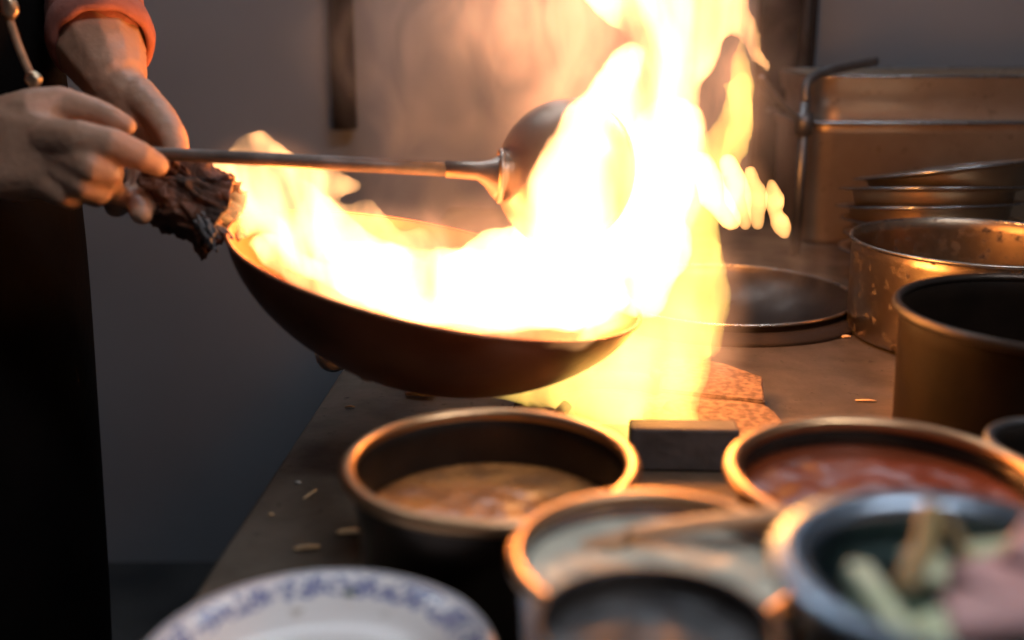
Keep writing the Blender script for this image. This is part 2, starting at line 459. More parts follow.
# ------------------------------------------------------------------ counter
# its left edge runs away from the viewer
A, B = T(200, 585), T(345, 365)
dirv = (B - A); dirv.z = 0; dirv.normalize()
rotz = math.atan2(dirv.y, dirv.x) - PI / 2
def edge_at(y):
    return A.x + dirv.x / dirv.y * (y - A.y)
counter = thing('stove_counter', 'long greasy steel cooking counter carrying the pots and burner', 'counter', (0, 0, 0))
def poly_slab(pts, z0, z1, bevel=0.004):
    bm = bmesh.new()
    vs = [bm.verts.new((x, y, z0)) for x, y in pts]
    f = bm.faces.new(vs)
    r = bmesh.ops.extrude_face_region(bm, geom=[f])
    for v in [e for e in r['geom'] if isinstance(e, bmesh.types.BMVert)]: v.co.z = z1
    if bevel: bmesh.ops.bevel(bm, geom=bm.edges[:], offset=bevel, segments=2, affect='EDGES')
    return bm
HOLE = T(726, 292, 0.022); R9 = 0.176
yN, yF, xR = 0.12, WALLY - 0.02, 1.25
link_bm('worktop', poly_slab([(edge_at(yN), yN), (xR, yN), (xR, yF), (edge_at(yF), yF)], TABLE - 0.03, TABLE), M['counter'], counter, False)
link_bm('cabinet_body', poly_slab([(edge_at(yN) + 0.03, yN + 0.04), (xR - 0.02, yN + 0.04), (xR - 0.02, yF), (edge_at(yF) + 0.03, yF)], 0.1, TABLE - 0.03), M['cabinet'], counter, False)
link_bm('plinth', poly_slab([(edge_at(yN) + 0.08, yN + 0.1), (xR - 0.05, yN + 0.1), (xR - 0.05, yF), (edge_at(yF) + 0.08, yF)], 0.0, 0.1), M['cabinet'], counter, False)
def bore(o, x, y, r, z0, z1):
    c = link_bm('cutter', lathe([(0, z0), (r, z0), (r, z1), (0, z1)], 96), M['iron']); c.location = (x, y, 0)
    m = o.modifiers.new('b', 'BOOLEAN'); m.operation = 'DIFFERENCE'; m.object = c; m.solver = 'EXACT'
    dg = bpy.context.evaluated_depsgraph_get(); dg.update()
    me = bpy.data.meshes.new_from_object(o.evaluated_get(dg)); o.modifiers.clear(); o.data = me
    bpy.data.objects.remove(c)
for o in counter.children:
    if o.name.startswith('worktop'): bore(o, HOLE.x, HOLE.y, 0.168, TABLE - 0.2, TABLE + 0.1)
    if o.name.startswith('cabinet_body'): bore(o, HOLE.x, HOLE.y, 0.168, TABLE - 0.14, TABLE + 0.1)
link_bm('front_lip', tube_bm([(edge_at(yN) + 0.004, yN, TABLE - 0.018), (edge_at(yF) + 0.004, yF, TABLE - 0.018)], 0.012, sides=12), M['counter'], counter)

# ------------------------------------------------------------------ pots
def pot(name, label, cat, loc, R, h, body_mat, rim_mat, rim_r=0.004, taper=0.93, fill=None, fill_h=None, fill_name='contents', wob=0.004, wall=0.0016, flare=0.0):
    t = thing(name, label, cat, (loc[0], loc[1], TABLE))
    rb = R * taper
    prof = [(0, 0), (rb * 0.93, 0), (rb * 0.985, 0.003), (rb, 0.010)]
    for k in range(1, 9):
        u = k / 8
        prof.append((rb + (R - rb) * u ** 1.3 + flare * max(0, u - 0.85) * 4, 0.010 + (h - 0.010) * u))
    inner = [(r - wall if r > wall else 0, max(z + wall, wall) if i < 4 else z) for i, (r, z) in enumerate(prof)]
    full = prof + [(R - wall * 0.5, h + 0.0005)] + inner[::-1]
    link_bm('body', lathe(full, 112, wob=wob), body_mat, t)
    rm = link_bm('rim', torus_bm(R + rim_r * 0.4, rim_r, h, 112, 12, wob=wob), rim_mat, t)
    if fill:
        fh = fill_h
        u = max(0.0, (fh - 0.01) / (h - 0.01))
        rf = rb + (R - rb) * u ** 1.3 - wall * 0.9
        bm = bmesh.new()
        rings = []
        c = bm.verts.new((0, 0, fh))
        for k in range(1, 19):
            rr = rf * k / 18
            rings.append([bm.verts.new((rr * math.cos(a), rr * math.sin(a), fh + 0.0022 * mnoise.noise(V((rr * math.cos(a) * 60, rr * math.sin(a) * 60, loc[0]))) * (1 if k < 18 else 0)))
                          for a in [2 * PI * i / 72 for i in range(72)]])
        for i in range(72): bm.faces.new((c, rings[0][i], rings[0][(i + 1) % 72]))
        for Aa, Bb in zip(rings, rings[1:]):
            for i in range(72): bm.faces.new((Aa[i], Bb[i], Bb[(i + 1) % 72], Aa[(i + 1) % 72]))
        # close underneath so the liquid has a body
        cb = bm.verts.new((0, 0, fh - 0.02))
        low = [bm.verts.new((rf * 0.97 * math.cos(a), rf * 0.97 * math.sin(a), fh - 0.02)) for a in [2 * PI * i / 72 for i in range(72)]]
        for i in range(72):
            j = (i + 1) % 72
            bm.faces.new((rings[-1][i], low[i], low[j], rings[-1][j])); bm.faces.new((low[i], cb, low[j]))
        link_bm(fill_name, bm, fill, t)
    return t

p1 = pot('sauce_pot', 'dark steel pot of brown oily broth standing between the blue-and-white plate and the fire', 'pot',
         W(490, 465, 0.748), 0.0945, W(490, 464, 0.748).z - TABLE, M['dark_pot'], M['copper_rim'], 0.0052, 0.92, M['broth'], 0.069, 'broth')
# floating scraps of the broth
q2 = W(886, 478, 0.696)
p2 = pot('sauce_pot', 'dark steel pot of smooth dark red sauce in front of the black pot', 'pot', q2, 0.0935, q2.z - TABLE, M['dark_pot'], M['copper_rim'], 0.0055, 0.92, M['sauce'], 0.104, 'sauce')
q3 = W(657, 557, 0.557)
p3 = pot('sauce_pot', 'small steel pot of pale cloudy liquid with a wooden handle lying across', 'pot', q3, 0.0705, q3.z - TABLE, M['steel_clean'], M['copper_rim'], 0.0042, 0.95, M['soup'], q3.z - TABLE - 0.011, 'liquid')
q4 = W(655, 628, 0.423)
p4 = pot('steel_canister', 'small dark canister filled with black sauce at the front, before the pale liquid pot', 'canister', (q4.x, q4.y), 0.0455, q4.z - TABLE, M['dark_pot'], M['black_rim'], 0.0022, 0.98, M['soy'], q4.z - TABLE - 0.008, 'liquid')
q5 = W(964, 568, 0.440)
p5 = pot('steel_food_bowl', 'deep shiny steel bowl holding green vegetable pieces and pink sliced meat', 'bowl', q5, 0.064, q5.z - TABLE, M['steel_bowl'], M['steel_bowl'], 0.0012, 0.82, flare=0.0)
# broad flange of the bowl
hq = q5.z - TABLE
link_bm('flange', lathe([(0.0575, hq - 0.014), (0.0600, hq - 0.003), (0.0650, hq + 0.002), (0.0745, hq + 0.001), (0.0765, hq - 0.002), (0.0755, hq - 0.004), (0.073, hq - 0.001), (0.066, hq + 0.0005), (0.0615, hq - 0.005), (0.0590, hq - 0.014)], 96, close=True), M['steel_bowl'], p5)

# steel pot, right back, with soot splashes
q6 = W(978, 241, 1.39)
p6 = pot('stock_pot', 'wide bare steel pot with soot splashes in front of the stacked metal dishes', 'pot', q6, 0.153, q6.z - TABLE, M['pot_rust'], M['steel'], 0.0026, 0.985)
q7 = W(1058, 313, 0.935)
p7 = pot('cooking_pot', 'empty soot-black pot in front of the wide bare steel pot', 'pot', q7, 0.128, q7.z - TABLE, M['black_pot'], M['dark_pot'], 0.0045, 0.965)
p8 = pot('small_pot', 'small dark pot beside the red sauce, its rim just in the picture', 'pot', T(1066, 447, 0.118), 0.047, 0.118, M['dark_pot'], M['pipe'], 0.0035, 0.95)

# spoon handle across pale pot
def on_rim(q, R, ang, dz=0.006):
    return V((q.x + R * math.cos(ang), q.y + R * math.sin(ang), q.z + dz))
sa = q3 + V((-0.014, 0.024, 0.0)); sb = W(765, 522, 0.55)
sp_ = thing('spoon', 'wooden-handled spoon dipping into the pale cloudy liquid', 'spoon', (0, 0, 0))
e0 = W(630, 519, 0.575); e0.z = q3.z - 0.010
e1 = W(752, 524, 0.555); e1.z = q3.z + 0.007
e1 = V((q3.x + 0.066, q3.y + 0.032, q3.z + 0.0075)); e0 = V((q3.x - 0.012, q3.y + 0.036, q3.z - 0.006))
link_bm('handle', tube_bm(smooth_path([e0, (e0 + e1) / 2 + V((0, 0, 0.001)), e1, e1 + (e1 - e0) * 0.08]), 0.0056, 12, flat=0.7), M['spoon'], sp_)
bd = V((e0.x - 0.012, e0.y, q3.z - 0.0125))
bm = bmesh.new(); hull(bm, [(bd, (0.014, 0.010, 0.0035)), (e0, 0.003)])
link_bm('bowl', bm, M['spoon'], sp_)

# ------------------------------------------------------------------ plate with blue flowers, on a low bowl
PZ = W(317, 659, 0.58)
under = thing('mixing_bowl', 'low steel bowl carrying the blue-and-white plate', 'bowl', (PZ.x, PZ.y, TABLE))
hb = PZ.z - TABLE - 0.017
link_bm('body', lathe([(0, 0), (0.045, 0), (0.056, 0.006), (0.068, hb * 0.6), (0.074, hb), (0.073, hb + 0.001), (0.066, hb * 0.6), (0.053, 0.008), (0, 0.003)], 72), M['steel'], under)
link_bm('rim', torus_bm(0.074, 0.002, hb, 72, 8), M['steel'], under)
pl = link_bm('dinner_plate', lathe([(0, 0.0), (0.048, 0.0), (0.050, -0.004), (0.053, -0.004), (0.054, 0.001), (0.070, 0.009), (0.0935, 0.0175), (0.0955, 0.019), (0.0945, 0.0205),
                              (0.088, 0.0185), (0.0735, 0.0135), (0.0695, 0.0105), (0.062, 0.006), (0.050, 0.0035), (0, 0.0035)], 128), M['plate'])
pl.location = (PZ.x, PZ.y, PZ.z - 0.0185)
tag(pl, 'white dinner plate with a blue flower border and food stains', 'plate')
for (x, y, s) in ((0.006, 0.0745, 0.0028),):
    bm = bmesh.new(); hull(bm, [((0, 0, 0), (s, s * 0.8, s * 0.6)), ((s, s * 0.6, 0), s * 0.5)])
    o = link_bm('food_scrap', bm, M['leek_dark']); o.location = (PZ.x + x, PZ.y + y, PZ.z - 0.003)
    tag(o, 'tiny dark scrap stuck on the border of the flowered plate', 'food scrap')

# ------------------------------------------------------------------ contents of the front steel bowl
bz = q5.z + 0.006
def blob_piece(name, mat, loc, size, rot, label, cat, group=None, seed=0, amt=0.0012):
    b = box_bm(size, min(size) * 0.3, seg=3)
    bmesh.ops.subdivide_edges(b, edges=b.edges[:], cuts=1, use_grid_fill=True)
    for v in b.verts:
        n = mnoise.noise_vector(v.co * 60 + V((seed * 3.1, 0, 0)))
        v.co += n * amt
    o = link_bm(name, b, mat); o.location = loc; o.rotation_euler = rot
    return tag(o, label, cat, group)
# bed of chopped vegetables under the pieces
bmv = bmesh.new(); hull(bmv, [((q5.x, q5.y, bz - 0.045), (0.052, 0.052, 0.018))])
o = link_me('chopped_vegetables', fuse(bmv, 0.003, 3, disp_amt=0.004, disp_scale=0.012), M['leek_dark']); tag(o, 'bed of chopped dark greens at the bottom of the shiny steel bowl', 'vegetables', kind='stuff')
blob_piece('leek_piece', M['leek'], (q5.x - 0.036, q5.y - 0.012, bz - 0.018), (0.012, 0.052, 0.012), (0.15, 0.1, 0.12), 'upright pale green leek strip at the left side of the steel bowl', 'vegetable', 'pale green leek pieces', 1)
blob_piece('leek_piece', M['leek'], (q5.x - 0.002, q5.y + 0.022, bz - 0.020), (0.030, 0.018, 0.012), (0.35, 0.1, -0.2), 'short pale green leek chunk below the folded brown stalk', 'vegetable', 'pale green leek pieces', 2)
blob_piece('leek_piece', M['leek'], (q5.x + 0.028, q5.y + 0.024, bz - 0.016), (0.034, 0.020, 0.012), (0.3, -0.1, 0.1), 'pale green leek chunk behind the meat on the right', 'vegetable', 'pale green leek pieces', 3)
blob_piece('leek_piece', M['leek'], (q5.x - 0.018, q5.y - 0.026, bz - 0.02), (0.022, 0.018, 0.012), (0.1, -0.1, 0.5), 'pale green leek chunk in front of the brown stalk', 'vegetable', 'pale green leek pieces', 4)
bm = tube_bm(smooth_path([(q5.x - 0.026, q5.y - 0.006, bz - 0.012), (q5.x - 0.012, q5.y + 0.012, bz - 0.004), (q5.x - 0.001, q5.y + 0.034, bz + 0.004), (q5.x + 0.006, q5.y + 0.030, bz - 0.002), (q5.x + 0.009, q5.y + 0.012, bz - 0.012)]), [0.005] * 25, 10, flat=0.45)
o = link_bm('vegetable_stalk', bm, M['ginger']); tag(o, 'folded olive brown vegetable stalk standing above the pale leek pieces', 'vegetable')
for i, (x, y, z, sx, sy, a, lab) in enumerate(((0.020, -0.004, -0.010, 0.046, 0.032, 0.4, 'large pink meat slice lying on top in the steel bowl'),
                                   (0.034, 0.008, -0.002, 0.034, 0.022, 0.9, 'smaller pink meat slice on the right side of the steel bowl'),
                                   (0.006, -0.026, -0.012, 0.042, 0.026, -0.2, 'pink meat slice at the front of the steel bowl'))):
    blob_piece('meat_slice', M['meat'], (q5.x + x, q5.y + y, bz + z), (sx, sy, 0.012), (0.1 * i, -0.12 * i, a), lab, 'meat', 'pink meat slices', i + 5, 0.0025)

# ------------------------------------------------------------------ wok in hand
def basis(px, py, Z, tilt_deg, elev_deg):
    """axes of a disc whose long axis lies tilt_deg off the horizontal on screen and which is seen elev_deg from its plane"""
    cx, cy, cz = V((1, 0, 0)), V((0, -math.sin(PITCH), -math.cos(PITCH))), V((0, math.cos(PITCH), -math.sin(PITCH)))  # right, down, forward
    t, e = math.radians(tilt_deg), math.radians(elev_deg)
    u = cx * math.cos(t) + cy * math.sin(t)
    w = cx * math.sin(t) - cy * math.cos(t)
    n = w * math.cos(e) - cz * math.sin(e)
    v = w * math.sin(e) + cz * math.cos(e)
    m = Matrix((u, v, n)).transposed().to_4x4()
    m.translation = W(px, py, Z)
    return m
def wok_shell(R, c, wall=0.0022):
    outer = []
    K = 26
    for k in range(K + 1):
        r = R * math.sin(PI / 2 * k / K)
        outer.append((r, -c * max(0, 1 - (r / R) ** 2) ** 0.68))
    inner = [(max(r - wall * 0.8, 0), z + wall * (1 - (r / R) ** 4)) for r, z in outer]
    inner[0] = (0, inner[0][1])
    return outer + inner[::-1]
wok = thing('wok', 'dark iron wok tilted in the cook\'s grip, full of fire', 'wok')
MW = basis(438, 268, 1.063, 13, 15.5)
wok.matrix_world = MW
RW = 0.2
link_bm('pan', lathe(wok_shell(RW, 0.114), 144), M['wok'], wok)
link_bm('rim', torus_bm(RW, 0.0022, 0, 144, 8), M['wok'], wok)
# handle towards the hand, at the left end of the rim (-u direction)
wh = link_bm('handle', tube_bm(smooth_path([(-RW + 0.004, 0, -0.016), (-RW - 0.02, 0, -0.002), (-RW - 0.06, 0.004, 0.012), (-RW - 0.13, 0.008, 0.02)]), 0.011, 14), M['iron'], wok)
for s in (-1, 1):
    bm = bmesh.new(); bmesh.ops.create_icosphere(bm, subdivisions=2, radius=0.005)
    o = link_bm('rivet', bm, M['iron'], wh); o.location = (-RW + 0.006, s * 0.012, -0.012)

# food frying in the wok: dark heap of pieces
bm = bmesh.new()
hull(bm, [((0, 0, -0.086), (0.10, 0.10, 0.022))])
fo = link_me('stir_fried_food', fuse(bm, 0.004, 2, disp_amt=0.010, disp_scale=0.03), M['broth'])
fo.matrix_world = MW
tag(fo, 'heap of frying food in the bottom of the burning wok', 'food', kind='stuff')

# ------------------------------------------------------------------ ladle
ladle = thing('ladle', 'long steel wok ladle held over the flames, its round bowl turned down', 'ladle')
H0 = W(20, 146, 0.985)
H1 = W(150, 153, 0.985)
H2 = W(478, 171, 1.02)
link_bm('shaft', tube_bm([H0, H1, (H1 + H2) / 2, H2], [0.0062, 0.0064, 0.0074, 0.0078], 14, flat=0.9), M['ladle_shaft'], ladle)
sock = [H2 - (H2 - H1).normalized() * 0.03, H2, W(488, 173, 1.02), W(495, 175, 1.022), W(501, 176, 1.024)]
link_bm('socket', tube_bm(sock, [0.0078, 0.0085, 0.013, 0.019, 0.0235], 20), M['ladle'], ladle)
# bowl: cap seen from its round back
bc = W(566, 174, 1.03)
ax = (W(500, 150, 0.93) - bc).normalized()       # where the round back points
bowlm = ax.to_track_quat('Z', 'Y').to_matrix().to_4x4(); bowlm.translation = bc
Rb, cb_ = 0.070, 0.052
outp = [(Rb * math.sin(PI / 2 * k / 18), cb_ * math.cos(PI / 2 * k / 18) ** 0.95) for k in range(19)]
inp = [(max(r - 0.0016, 0), z - 0.0018 * (1 - (r / Rb) ** 3)) for r, z in outp]
bo = link_bm('bowl', lathe(outp + inp[::-1], 96), M['ladle'], ladle)
bo.matrix_world = bowlm
ro = link_bm('bowl_rim', torus_bm(Rb, 0.0018, 0, 96, 8), M['ladle'], ladle); ro.matrix_world = bowlm
rr = lathe([(0.0235, -0.003), (0.026, 0), (0.0235, 0.003), (0.02, 0)], 40, close=True)
ri = link_bm('collar', rr, M['ladle'], ladle)
cm = (H2 - H1).normalized().to_track_quat('Z', 'Y').to_matrix().to_4x4(); cm.translation = W(500, 176, 1.022); ri.matrix_world = cm

# ------------------------------------------------------------------ the cook
cook = thing('person', 'cook in black apron and faded red rolled sleeves gripping wok and ladle', 'person', (-0.66, 1.18, 0))
cook_inv = Matrix.Translation((0.66, -1.18, 0))
def local(me):
    me.transform(cook_inv); return me
def P(px, py, Z, r):
    p = W(px, py, Z); return (p.x, p.y, p.z, r)
# --- the hand and forearm on the wok handle (cook's left)
bm = bmesh.new()
elbowL = (-0.50, 1.34, 1.36, 0.047)
wristL = P(113, 76, 1.10, 0.033)
chain(bm, [(-0.70, 1.36, 1.45, 0.058), elbowL, (*[(a + b) / 2 for a, b in zip(elbowL[:3], P(104, 30, 1.14, 0)[:3])], 0.047), P(98, 24, 1.14, 0.045), P(99, 46, 1.13, 0.046), wristL])
# back of the hand: from wrist to the knuckles along the handle
k_idx, k_mid, k_rng, k_pky = P(165, 140, 1.055, 0.0135), P(150, 152, 1.07, 0.0135), P(136, 160, 1.085, 0.013), P(120, 164, 1.10, 0.012)
hull(bm, [(wristL[:3], 0.027), (k_idx[:3], 0.015), (P(126, 104, 1.10, 0)[:3], 0.028)])
hull(bm, [(wristL[:3], 0.027), (k_pky[:3], 0.015), (k_mid[:3], 0.015), (P(122, 110, 1.11, 0)[:3], 0.026)])
hull(bm, [(k_idx[:3], 0.013), (k_mid[:3], 0.013), (k_rng[:3], 0.013), (k_pky[:3], 0.013), (P(138, 122, 1.09, 0)[:3], 0.022)])
# thumb over the top of the handle towards the pan
chain(bm, [P(138, 96, 1.08, 0.020), P(160, 118, 1.05, 0.0165), P(172, 136, 1.03, 0.0145), P(176, 152, 1.02, 0.0125)])
# fingers curled under the handle, their tips towards us
chain(bm, [k_idx, P(168, 176, 1.03, 0.0125), P(166, 196, 1.02, 0.0118), P(156, 204, 1.01, 0.0108)])
chain(bm, [k_mid, P(146, 180, 1.02, 0.0125), P(136, 203, 1.0, 0.0118), P(142, 214, 0.99, 0.0105)])
chain(bm, [k_rng, P(140, 186, 1.05, 0.012), P(116, 206, 1.025, 0.0115), P(120, 196, 0.995, 0.0105)])
chain(bm, [k_pky, P(112, 182, 1.06, 0.011), P(96, 196, 1.04, 0.0105), P(100, 188, 1.01, 0.0095)])
# --- the hand on the ladle (cook's right), nearer to us
wristR = P(-40, 148, 0.985, 0.033)
elbowR = (-0.74, 0.93, 1.15, 0.046)
chain(bm, [(-0.72, 1.00, 1.44, 0.058), elbowR, ((elbowR[0] + wristR[0]) / 2, (elbowR[1] + wristR[1]) / 2, (elbowR[2] + wristR[2]) / 2 - 0.004, 0.046), wristR])
hull(bm, [(wristR[:3], (0.03, 0.024, 0.036)), (P(20, 130, 0.975, 0)[:3], (0.02, 0.020, 0.034)), (P(20, 170, 0.975, 0)[:3], (0.02, 0.019, 0.030))])
hull(bm, [(P(10, 125, 0.975, 0)[:3], 0.024), (P(10, 176, 0.975, 0)[:3], 0.023), (P(64, 140, 0.962, 0)[:3], 0.017), (P(66, 176, 0.968, 0)[:3], 0.016)])
# knuckles and fingers: index stretched along the shaft
chain(bm, [P(50, 138, 0.958, 0.0175), P(80, 139, 0.945, 0.0168), P(112, 144, 0.945, 0.0142), P(140, 156, 0.955, 0.0132), P(157, 165, 0.965, 0.0108)])
chain(bm, [P(58, 152, 0.962, 0.0165), P(90, 166, 0.945, 0.0155), P(108, 172, 0.955, 0.0135), P(110, 184, 0.985, 0.0115), P(92, 182, 1.0, 0.010)])
chain(bm, [P(56, 166, 0.966, 0.0165), P(82, 182, 0.952, 0.015), P(98, 190, 0.965, 0.013), P(96, 196, 0.995, 0.011), P(80, 190, 1.0, 0.010)])
chain(bm, [P(40, 180, 0.972, 0.0165), P(64, 192, 0.96, 0.014), P(72, 196, 0.975, 0.012), P(68, 196, 0.998, 0.0105), P(52, 190, 1.0, 0.0095)])
# thumb on top of the shaft
chain(bm, [P(28, 112, 0.975, 0.021), P(62, 104, 0.985, 0.0165), P(94, 112, 0.985, 0.0135), P(114, 120, 0.98, 0.0118), P(127, 126, 0.98, 0.009)])
arms = fuse(bm, 0.0026, 5, disp_amt=0.0006, disp_scale=0.012)
# --- rest of the body under the clothes, with head and face
bm = bmesh.new()
cx0, cy0 = -0.672, 1.18
hull(bm, [((cx0, cy0, 1.00), (0.11, 0.155, 0.10)), ((cx0 + 0.01, cy0, 1.25), (0.115, 0.165, 0.12)), ((cx0, cy0, 1.42), (0.085, 0.17, 0.06))])
chain(bm, [(cx0, cy0, 1.44, 0.065), (cx0 + 0.02, cy0, 1.53, 0.058)])
for s in (-1, 1):
    chain(bm, [(cx0, cy0 + s * 0.09, 0.95, 0.095), (cx0 + 0.02, cy0 + s * 0.10, 0.50, 0.062), (cx0, cy0 + s * 0.10, 0.10, 0.042)])
    chain(bm, [(cx0, cy0 + s * 0.10, 0.08, 0.04), (cx0 + 0.12, cy0 + s * 0.11, 0.045, 0.032)])
    chain(bm, [(cx0, cy0 + s * 0.12, 1.42, 0.065), (cx0, cy0 + s * 0.18, 1.43, 0.058)])
hx, hz = cx0 + 0.055, 1.635
hull(bm, [((hx, cy0, hz + 0.02), (0.092, 0.075, 0.095))])
hull(bm, [((hx + 0.02, cy0, hz - 0.04), (0.072, 0.062, 0.06)), ((hx + 0.05, cy0, hz - 0.085), (0.028, 0.026, 0.02))])
chain(bm, [(hx + 0.085, cy0, hz + 0.01, 0.009), (hx + 0.105, cy0, hz - 0.028, 0.013)])
chain(bm, [(hx + 0.078, cy0 - 0.022, hz - 0.06, 0.008), (hx + 0.084, cy0 + 0.022, hz - 0.06, 0.008)])
for s in (-1, 1):
    chain(bm, [(hx + 0.07, cy0 + s * 0.048, hz + 0.028, 0.010), (hx + 0.085, cy0 + s * 0.012, hz + 0.030, 0.010)])
    hull(bm, [((hx - 0.01, cy0 + s * 0.077, hz), (0.017, 0.008, 0.03))])
    hull(bm, [((hx + 0.055, cy0 + s * 0.035, hz - 0.03), (0.025, 0.02, 0.02))])
bodym = fuse(bm, 0.008, 4)
bmj = bmesh.new(); bmj.from_mesh(arms); bmj.from_mesh(bodym)
meb = bpy.data.meshes.new('body'); bmj.to_mesh(meb); bmj.free()
body = link_me('body', local(meb), M['skin'], cook)
# eyes, hair
for s in (-1, 1):
    bm = bmesh.new(); bmesh.ops.create_uvsphere(bm, u_segments=16, v_segments=10, radius=0.012)
    o = link_bm('eye', bm, M['white_dish'], cook); o.location = V((hx + 0.073, cy0 + s * 0.031, hz + 0.008)) - cook.location
bm = bmesh.new()
hull(bm, [((hx - 0.012, cy0, hz + 0.045), (0.092, 0.083, 0.085))])
hull(bm, [((hx - 0.045, cy0, hz - 0.01), (0.055, 0.072, 0.06))])
link_me('hair', local(fuse(bm, 0.006, 2, disp_amt=0.003, disp_scale=0.02)), M['hair'], cook)
# shirt: torso + both sleeves, rolled cuff on the far forearm
bm = bmesh.new()
hull(bm, [((cx0, cy0, 0.98), (0.125, 0.17, 0.08)), ((cx0 + 0.01, cy0, 1.25), (0.13, 0.18, 0.12)), ((cx0, cy0, 1.42), (0.10, 0.19, 0.065))])
chain(bm, [(cx0, cy0 + 0.17, 1.43, 0.075), (-0.50, 1.345, 1.365, 0.062)])
cuffL = P(98, 24, 1.14, 0.050)
chain(bm, [(-0.50, 1.345, 1.365, 0.060), cuffL])
chain(bm, [(cx0, cy0 - 0.17, 1.43, 0.075), (-0.755, 0.935, 1.16, 0.060)])
chain(bm, [(-0.755, 0.935, 1.16, 0.060), (-0.66, 0.95, 1.145, 0.056)])
shirt = link_me('shirt', local(fuse(bm, 0.006, 4, disp_amt=0.005, disp_scale=0.06)), M['shirt'], cook)
# cuff ring around the far forearm: a rolled band
ca = V(cuffL[:3]); cdir = (V(wristL[:3]) - V((-0.50, 1.345, 1.365))).normalized()
bm = lathe([(0.048, -0.024), (0.0525, -0.016), (0.054, 0.0), (0.0515, 0.012), (0.047, 0.016), (0.043, 0.012), (0.043, -0.02)], 48, close=True)
cq = cdir.to_track_quat('Z', 'Y').to_matrix().to_4x4(); cq.translation = ca + cdir * 0.024 - V(cook.location)
for v in bm.verts: v.co = cq @ (v.co + V((0, 0, 0.0015 * math.sin(9 * math.atan2(v.co.y, v.co.x)))))
link_bm('rolled_cuff', bm, M['shirt'], shirt)
# apron
bm = bmesh.new()
ring_prof = [(0.42, 0.132, 0.215), (0.60, 0.14, 0.22), (0.80, 0.148, 0.215), (0.98, 0.158, 0.2), (1.10, 0.155, 0.195), (1.22, 0.155, 0.19), (1.33, 0.145, 0.165), (1.40, 0.125, 0.13)]
sg = 40
rings = []
for z, ax_, ay_ in ring_prof:
    rg_ = []
    for i in range(sg + 1):
        a = -PI * 0.62 + 2 * PI * 0.62 * i / sg
        f = 1 + 0.012 * math.sin(7 * a + z * 3)
        rg_.append((cx0 + 0.02 + ax_ * 1.09 * f * math.cos(a), cy0 + ay_ * f * math.sin(a), z))
    rings.append(rg_)
vo = [[bm.verts.new(p) for p in r_] for r_ in rings]
vi = [[bm.verts.new((cx0 + 0.02 + (p[0] - cx0 - 0.02) * 0.975, cy0 + (p[1] - cy0) * 0.975, p[2])) for p in r_] for r_ in rings]
for L_ in (vo, vi):
    for a_, b_ in zip(L_, L_[1:]):
        for i in range(sg): bm.faces.new((a_[i], a_[i + 1], b_[i + 1], b_[i]))
for i in range(sg):
    bm.faces.new((vo[0][i], vi[0][i], vi[0][i + 1], vo[0][i + 1])); bm.faces.new((vo[-1][i], vo[-1][i + 1], vi[-1][i + 1], vi[-1][i]))
for k in range(len(rings) - 1):
    for e in (0, sg): bm.faces.new((vo[k][e], vo[k + 1][e], vi[k + 1][e], vi[k][e]))
me_ = bpy.data.meshes.new('apron'); bmesh.ops.recalc_face_normals(bm, faces=bm.faces[:]); bm.to_mesh(me_); bm.free()
ap = link_me('apron', local(me_), M['black_cloth'], cook)
sm = ap.modifiers.new('s', 'SUBSURF'); sm.levels = 1; sm.render_levels = 2
# apron skirt hides most; trousers and shoes
bm = bmesh.new()
for s in (-1, 1):
    chain(bm, [(cx0, cy0 + s * 0.085, 0.95, 0.115), (cx0 + 0.02, cy0 + s * 0.10, 0.50, 0.085), (cx0, cy0 + s * 0.10, 0.13, 0.07)])
hull(bm, [((cx0, cy0, 0.98), (0.13, 0.175, 0.07))])
link_me('trousers', local(fuse(bm, 0.009, 3, disp_amt=0.006, disp_scale=0.08)), M['black_cloth'], cook)
for s in (-1, 1):
    bm = bmesh.new()
    hull(bm, [((cx0 - 0.03, cy0 + s * 0.10, 0.035), (0.045, 0.042, 0.035)), ((cx0 + 0.15, cy0 + s * 0.115, 0.03), (0.05, 0.045, 0.028)), ((cx0, cy0 + s * 0.10, 0.10), 0.045)])
    for v in bm.verts: v.co.z = max(v.co.z, 0.0)
    link_me('shoe', local(fuse(bm, 0.006, 2)), M['rubber'], cook)
# cord with clip at the chest
cp = [W(2, -8, 1.005), W(10, 20, 1.0), W(17, 42, 0.995), W(25, 62, 0.99), W(33, 80, 0.985)]
crd = link_bm('apron_cord', tube_bm([p - V(cook.location) for p in smooth_path([tuple(p) for p in cp]) and [V(q) for q in smooth_path([tuple(p) for p in cp])]], 0.0036, 10), M['cord'], cook)
bm = bmesh.new()
c0 = W(34, 80, 0.982)
hull(bm, [(c0, (0.008, 0.006, 0.0085))])
link_me('cord_clip', local(fuse(bm, 0.0015, 2, disp_amt=0.001, disp_scale=0.006)), M['clip'], crd)
bm = bmesh.new(); hull(bm, [(W(9, 8, 0.995), (0.009, 0.006, 0.012))])
link_me('cord_buckle', local(fuse(bm, 0.0015, 2, disp_amt=0.001, disp_scale=0.006)), M['clip'], crd)

